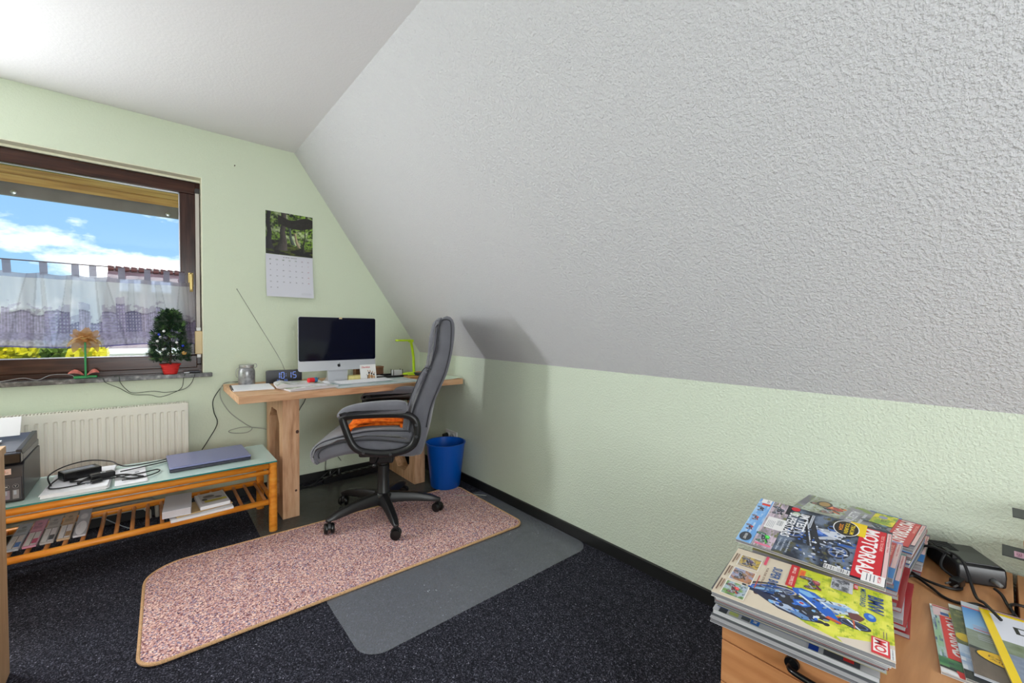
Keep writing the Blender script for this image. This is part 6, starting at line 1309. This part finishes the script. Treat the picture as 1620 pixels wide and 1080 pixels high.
def piles():
    r_ = random.Random(12)
    def place(nl, vdir, w):  # foot-edge corner nearest the camera, direction of the cover's up axis
        v = Vector((vdir[0], vdir[1])).normalized(); u = Vector((v.y, -v.x)); O = Vector((nl[0], nl[1]))-u*w; return O, math.atan2(u.y, u.x)
    pal = [S(190, 190, 196), S(60, 90, 160), S(150, 40, 44), S(90, 92, 98), S(186, 180, 120), S(226, 226, 230), S(110, 120, 112), S(40, 44, 54)]
    # front pile
    n = 11; zb = CZ+0.0005; ztop = 0.631; th_top = 0.009; dz = (ztop-th_top-zb)/(n-1)
    for k in range(n-1):
        f = k/(n-1); rz = r_.uniform(-1.6, 1.6); nlx = (0.950-0.002*k if k <= 2 else 0.966-0.0118*(k-3))+r_.uniform(-0.005, 0.005); nly = 0.406-0.026*f+r_.uniform(-0.003, 0.003)
        if k == 0: nlx, nly = 0.948, 0.407
        O, a = place((nlx, nly), (0.148+math.tan(R(rz))*0.6, -0.989), 0.226)
        idx = n-1-k; lab = 'motorcycle magazine, %s from the top of the front pile' % ORD[idx-1] if k else 'lowest motorcycle magazine of the front pile, on the drawer unit'
        ar = None
        if k == 2:
            ar = Art(); ar.rect(0, 0, 0.226, 0.283, S(196, 196, 202)); ar.rect(0.196, 0.012, 0.226, 0.028, S(60, 64, 72)); ar.rect(0.198, 0.032, 0.222, 0.050, S(190, 200, 120)); ar.rect(0.200, 0.056, 0.222, 0.072, S(90, 96, 100)); ar.rect(0.196, 0.074, 0.224, 0.090, S(40, 110, 196)); ar.text('AM', 0.202, 0.078, 0.016, 0.008, S(240, 240, 244), 0.8)
            ar.text('MODELLE 2023', 0.204, 0.108, 0.060, 0.009, S(90, 96, 110), 0.8, 0, R(90)) ; ar.rect(0.196, 0.176, 0.226, 0.192, S(24, 60, 150)); ar.rect(0.190, 0.200, 0.226, 0.255, S(70, 72, 80)); ar.rect(0.198, 0.230, 0.218, 0.246, S(206, 40, 40))
        if k == 5:
            ar = Art(); ar.rect(0, 0, 0.226, 0.283, S(120, 120, 124)); ar.rect(0.19, 0.08, 0.226, 0.14, S(120, 140, 60)); ar.rect(0.19, 0.15, 0.226, 0.24, S(44, 40, 42)); ar.rect(0.19, 0.245, 0.226, 0.275, S(170, 36, 36))
        magazine(lab, (O.x, O.y, zb+k*dz), a, th=dz-0.0004, col=pal[(k*3) % 8], key=str((k*3) % 8), group='magazines in the front pile', art=ar)
        if k in (2, 4, 7):   # printed strip on the visible near edge
            pass
    O, a = place((0.874, 0.374), (0.042, -0.28), 0.230)
    magazine('magazine with a blue motorcycle and the word BMW, top of the front pile', (O.x, O.y, ztop-th_top), a, 0.230, 0.283, th_top, cover_bmw(), S(226, 222, 214), key='top')
    # middle pile under the tilted magazine
    n = 12; ztop = 0.640; dz = (ztop-zb)/n
    for k in range(n):
        f = k/(n-1); O, a = place((1.198+0.012*math.sin(k*1.7), 0.418-0.028*(1-f)**1.3+r_.uniform(-.003, .003)), (0.085+0.05*math.sin(k*2.1), -1), 0.226)
        ar = cover_plain(70+k, True) if k >= n-4 else None
        lab = 'magazine, %s from the top of the middle pile, under the tilted one' % ORD[n-1-k] if k < n-1 and n-1-k < len(ORD) else 'magazine with a red title band directly under the tilted one'
        if k == 0: lab = 'lowest magazine of the middle pile, on the drawer unit'
        magazine(lab, (O.x, O.y, zb+k*dz), a, th=dz-0.0004, col=pal[(k*5+1) % 8] if k % 2 else S(160, 30, 40), key=('m'+str((k*5+1) % 8)) if k % 2 else 'red', art=ar, group='magazines in the middle pile')
    O, a = place((1.117, 0.422), (0.08, -0.997), 0.230)
    magazine('magazine with big white MOTORRAD on red, lying tilted across two piles', (O.x, O.y, 0.6755), a, 0.230, 0.285, 0.007, cover_moto(), S(226, 222, 214), key='top', tilt=math.atan(0.175))
    # rear pile by the wall
    n = 9; ztop = 0.612; dz = (ztop-zb)/n
    for k in range(n):
        f = k/(n-1); low = k < 4; O, a = place(((1.556 if low else 1.468)+0.008*math.sin(k*1.3), (0.402 if low else 0.412)+r_.uniform(-.004, .004)), (-0.04 if not low else 0.02, -1), 0.226)
        lab = 'magazine, %s from the top of the rear pile by the wall' % ORD[n-1-k] if k else 'lowest magazine of the rear pile by the wall'
        magazine(lab, (O.x, O.y, zb+k*dz), a, th=dz-0.0004, col=pal[(k*3+2) % 8], key='r'+str((k*3+2) % 8), art=cover_plain(90+k, True, 0.75) if k in (3, n-1) else None, group='magazines in the rear pile')
    O, a = place((1.468, 0.412), (-0.035, -1), 0.218)
    magazine('magazine with an orange motorcycle and grey headline on the rear pile', (O.x, O.y, ztop+0.0003), a, 0.218, 0.285, 0.008, cover_alles(), S(226, 222, 214), key='top')
    # fan of magazines at the right
    def fan(label, nl, fl, w, z, art, key, col, th=0.005, h=0.272):
        d = Vector((fl[0]-nl[0], fl[1]-nl[1])); a = math.atan2(d.y, d.x)-math.pi/2
        return magazine(label, (nl[0], nl[1], z), a, w, h, th, art, col, key=key)
    a = Art(); W, H = 0.205, 0.272; a.rect(0, 0, W, H, S(232, 226, 222)); a.photo(0.0, 0.05, 0.012, 0.262, land(S(150, 190, 150), S(190, 206, 220), S(60, 90, 130), 5, 3), 4, 20); a.rect(0.004, H-0.008, 0.10, H-0.002, S(200, 40, 50)); a.rect(0.004, H-0.05, 0.018, H-0.012, S(226, 196, 200)); a.rect(0.016, H-0.040, 0.05, H-0.028, S(30, 80, 150)); a.rect(0.030, H-0.046, 0.045, H-0.020, S(240, 214, 30)); a.photo(0.0, 0.018, W, 0.055, land(S(40, 110, 70), S(90, 150, 90), S(30, 60, 60), 6, 4), 30, 8); a.line((0.0, 0.020), (W, 0.012), 0.006, S(24, 24, 28)); a.rect(0, 0, W, 0.010, S(236, 236, 238)); a.poly([(0.025, 0.0), (0.05, 0.0), (0.045, 0.02), (0.022, 0.02)], S(226, 20, 36))
    a.rect(0.014, 0.055, 0.052, H-0.045, S(222, 44, 48)); a.text('MOTORRAD', 0.022, H-0.052, 0.150, 0.024, S(246, 240, 240), 1.4, 0, R(-90)); a.text('6.2024', 0.047, H-0.048, 0.022, 0.004, S(250, 220, 220), 0.5, 0, R(-90))
    fan('magazine with a red side band, leftmost of the fanned four', (1.146, 0.054), (1.412, 0.091), W, CZ+0.0006, a, 'fan1', S(226, 222, 214))
    a = Art(); a.photo(0, 0, W, H, land(S(60, 76, 40), S(110, 116, 70), S(150, 150, 90), 8, 9), 40, 50); a.photo(0, 0, W, 0.12, land(S(120, 160, 206), S(190, 206, 226), S(240, 240, 244), 9, 3), 30, 18); a.ell(0.012, 0.150, 0.012, 0.016, S(222, 190, 30)); a.rect(0.0, 0.0, W, 0.03, S(24, 26, 30))
    fan('magazine showing green foliage, second of the fanned four from the left', (1.150, 0.022), (1.470, 0.066), W, CZ+0.0062, a, 'fan2', S(206, 210, 200), h=0.29)
    def road(U, V):
        c = mixc(S(160, 206, 240), S(60, 140, 214), np.clip((V-0.62)*3, 0, 1)); g = mixc(S(120, 130, 110), S(150, 160, 150), fbm(U, V*3, 8, 4)); c = np.where((V < 0.62)[..., None], g, c); r_2 = mixc(S(84, 70, 66), S(120, 104, 92), fbm(U*2, V, 9, 6)); return np.where((V < 0.36)[..., None], r_2, c)
    a = Art(); a.photo(0, 0, W, H, road, 60, 80); a.rect(0, H-0.004, W, H, S(226, 50, 70)); a.line((0, 0.098), (W, 0.080), 0.010, S(40, 44, 50)); a.ell(0.046, 0.076, 0.040, 0.022, S(30, 30, 34), 30, R(-12)); a.ell(0.046, 0.077, 0.037, 0.020, S(240, 192, 10), 30, R(-12)); a.text('Extra', 0.024, 0.079, 0.040, 0.008, S(150, 110, 10), 0.6, 0, R(-12)); a.text('Alpen', 0.024, 0.069, 0.040, 0.007, S(150, 110, 10), 0.6, 0, R(-12))
    for k in range(4): a.rect(0.012, 0.190-k*0.008, 0.012+0.038, 0.193-k*0.008, [S(190, 190, 210), S(226, 110, 100)][k == 2])
    for k in range(3): a.rect(0.016, 0.150-k*0.008, 0.055, 0.152-k*0.008, S(180, 186, 196))
    fan('magazine with blue sky and a yellow oval, third of the fanned four', (1.168, 0.012), (1.468, 0.043), W, CZ+0.0122, a, 'fan3', S(206, 214, 226), h=0.295)
    a = Art(); yl = S(250, 214, 10); a.rect(0, 0, W, H, yl); a.rect(0.014, 0.010, W-0.01, H-0.012, S(226, 228, 240)); a.text('Der', 0.042, H-0.078, 0.088, 0.030, S(24, 24, 28), 0.6); a.text('Reise', 0.115, H-0.078, 0.07, 0.030, S(24, 24, 28), 0.6)
    def street(U, V):
        g = mixc(S(90, 110, 70), S(150, 160, 140), fbm(U, V, 9, 3)); rd = mixc(S(110, 124, 150), S(150, 160, 180), fbm(U*2, V*2, 8, 8)); return np.where((V < 0.66)[..., None], rd, g)
    a.photo(0.014, 0.010, W-0.01, 0.150, street, 60, 44); P, E, Q = moto(a, ID, 0.070, 0.072, 0.030, S(60, 90, 150), R(8), seed=81); rider(P, E, Q, S(40, 44, 56), S(60, 40, 44)); a.rect(0.0, H-0.004, W, H-0.0015, S(60, 130, 190)); a.rect(0.0, H-0.0015, W, H, S(226, 60, 90))
    fan('yellow-bordered travel magazine with black lettering, topmost of the fanned four', (1.178, -0.034), (1.452, 0.014), W, CZ+0.0182, a, 'fan4', S(240, 226, 160), h=0.277)
piles()

# ================================================================ CHARGER AND ITS CABLES
def charger():
    bl = mat('charger_black', S(20, 20, 23), 0.35); bg = mat('charger_groove', S(8, 8, 9), 0.5); cb = mat('cable_black', S(18, 18, 20), 0.45)
    t = thing('battery_charger', 'black battery charger with ribbed top beside the rear magazine pile', 'charger', (1.690, 0.046, CZ+0.0006), R(30))
    bm = BM(); prism(bm, [(-0.070, 0.0), (0.070, 0.0), (0.072, 0.030), (0.066, 0.050), (-0.066, 0.050), (-0.072, 0.030)], -0.050, 0.050, 'y'); obj('charger_body', bm, bl, t, bevel=0.006)
    for k in range(8):
        bm = BM(); x = 0.012+k*0.0068; box(bm, -0.060 if False else x-0.0012, x+0.0012, 0.006, 0.049, 0.0495, 0.0525); obj('rib', bm, bg, t, bevel=0.0006)
    bm = BM(); box(bm, -0.060, 0.004, -0.040, 0.030, 0.0495, 0.0535); obj('raised_panel', bm, mat('charger_panel', S(30, 30, 34), 0.3), t, bevel=0.0015)
    bm = BM(); box(bm, -0.040, 0.008, 0.034, 0.046, 0.0495, 0.058); obj('battery_slot', bm, bg, t, bevel=0.001)
    bm = BM(); cyl(bm, (-0.070, -0.02, 0.02), (-0.088, -0.028, 0.015), 0.007, 0.005, 12); obj('strain_relief', bm, mat('relief_grey', S(110, 112, 112), 0.5), t, smooth=True)
    def cab(pts, r, label, m=cb):
        bm = BM(); tube(bm, pts, r, 8, smooth=8); tag(obj('cable', bm, m, smooth=True), label, 'cable')
    z = CZ+0.0042
    cab([(1.60, -0.010, z+0.012), (1.585, -0.022, z+0.008), (1.54, -0.035, z), (1.45, -0.058, z+0.004), (1.36, -0.085, z+0.001)], 0.0034, 'black charger lead running from the charger toward the frame edge')
    cab([(1.62, 0.070, z+0.06), (1.66, 0.115, z+0.050), (1.66, 0.150, z+0.02), (1.60, 0.150, z), (1.56, 0.135, z+0.001), (1.535, 0.110, z+0.004), (1.53, 0.070, z+0.004), (1.56, 0.045, z), (1.60, 0.055, z+0.004), (1.62, 0.085, z+0.02), (1.64, 0.075, z+0.055), (1.60, 0.045, z+0.056), (1.53, 0.02, z+0.008), (1.46, 0.004, z+0.026), (1.40, -0.02, z+0.028)], 0.0034, 'black cable coiled in loops before the charger')
    cab([(1.50, 0.150, z), (1.53, 0.130, z+0.006), (1.505, 0.095, z+0.002), (1.48, 0.072, z), (1.475, 0.045, z), (1.50, 0.015, z+0.001), (1.49, -0.010, z+0.002), (1.505, -0.040, z+0.001), (1.53, -0.035, z+0.009), (1.56, -0.045, z+0.006), (1.58, -0.075, z)], 0.0034, 'black cable sweeping behind the fanned magazines')
    t = thing('power_plug', 'black two-pin plug lying below the charger front', 'plug', (1.575, 0.052, CZ+0.0125), R(160)); bm = BM(); prism(bm, [(-0.018, -0.008), (0.014, -0.012), (0.018, -0.009), (0.018, 0.009), (0.014, 0.012), (-0.018, 0.008)], -0.010, 0.010, 'z'); obj('plug_body', bm, bl, t, bevel=0.003)
    for s in (-1, 1):
        bm = BM(); cyl(bm, (0.018, s*0.007, 0), (0.036, s*0.008, 0), 0.0023, 0.0023, 8); obj('plug_pin', bm, mat('steel', S(160, 160, 165), 0.3, 0.9), t, smooth=True, autos=30)
charger()

# ================================================================ LETTER RACK AT THE RIGHT EDGE
def rack():
    wd = mat('rack_wood', S(176, 120, 74), 0.45, noise=(12, 0.15, 5))
    t = thing('letter_rack', 'wooden two-tier letter rack at the right frame edge by the wall', 'letter rack', (1.70, -0.18, CZ+0.0006))
    bm = BM(); box(bm, -0.085, 0.085, -0.17, -0.155, 0, 0.26); obj('rack_side', bm, wd, t, bevel=0.001)
    for z, y1 in ((0.090, 0.150), (0.192, 0.135)):
        bm = BM(); box(bm, -0.075, 0.085, -0.155, y1-0.028, z, z+0.008); obj('rack_shelf', bm, wd, t, bevel=0.001)
    card = mat('sample_card_grey', S(52, 54, 56), 0.5)
    for z, y1, lb in ((0.0985, 0.160, 'dark grey card with white lettering on the lower rack tier'), (0.2005, 0.146, 'dark grey card with a round emblem on the upper rack tier')):
        c = thing('sample_card', lb, 'card', (1.70, -0.18, CZ+0.0006+z)); bm = BM(); box(bm, -0.080, 0.002, -0.12, y1, 0, 0.0022); obj('card_board', bm, card, c, bevel=0.0004)
        a = Art()
        if z < 0.1:
            a.rect(-0.072, y1-0.036, -0.030, y1-0.020, S(214, 170, 190)); a.text('NEU', -0.066, y1-0.033, 0.030, 0.009, S(120, 50, 80), 0.6) 
            a.text('Bi-turbo', -0.018 if False else -0.068, y1-0.060, 0.05, 0.016, S(220, 220, 224), 0.9)
            a.V = [(x, y, zz) for x, y, zz in a.V]
        else:
            a.ell(-0.038, y1-0.050, 0.026, 0.026, S(186, 188, 190), 36); a.ell(-0.038, y1-0.050, 0.0235, 0.0235, S(52, 54, 56), 36); a.ell(-0.038, y1-0.050, 0.010, 0.010, S(150, 152, 154), 24)
        a.build('card_print', PRINT_MATT, c, Matrix.Translation((0, 0, 0.0024)))
rack()

# made-up white frame set around the added fill light
bm = BM()
for q in ((-0.62, -0.55, 0.0, 2.15), (0.75, 0.82, 0.0, 2.15), (-0.62, 0.82, 2.10, 2.17), (-0.55, 0.75, 0.0, 0.58)): box(bm, q[0], q[1], YB+0.001, YB+0.05, q[2], q[3])
struct(obj('door_1', bm, mat('white_frame_paint', S(232, 232, 230), 0.4), bevel=0.003))
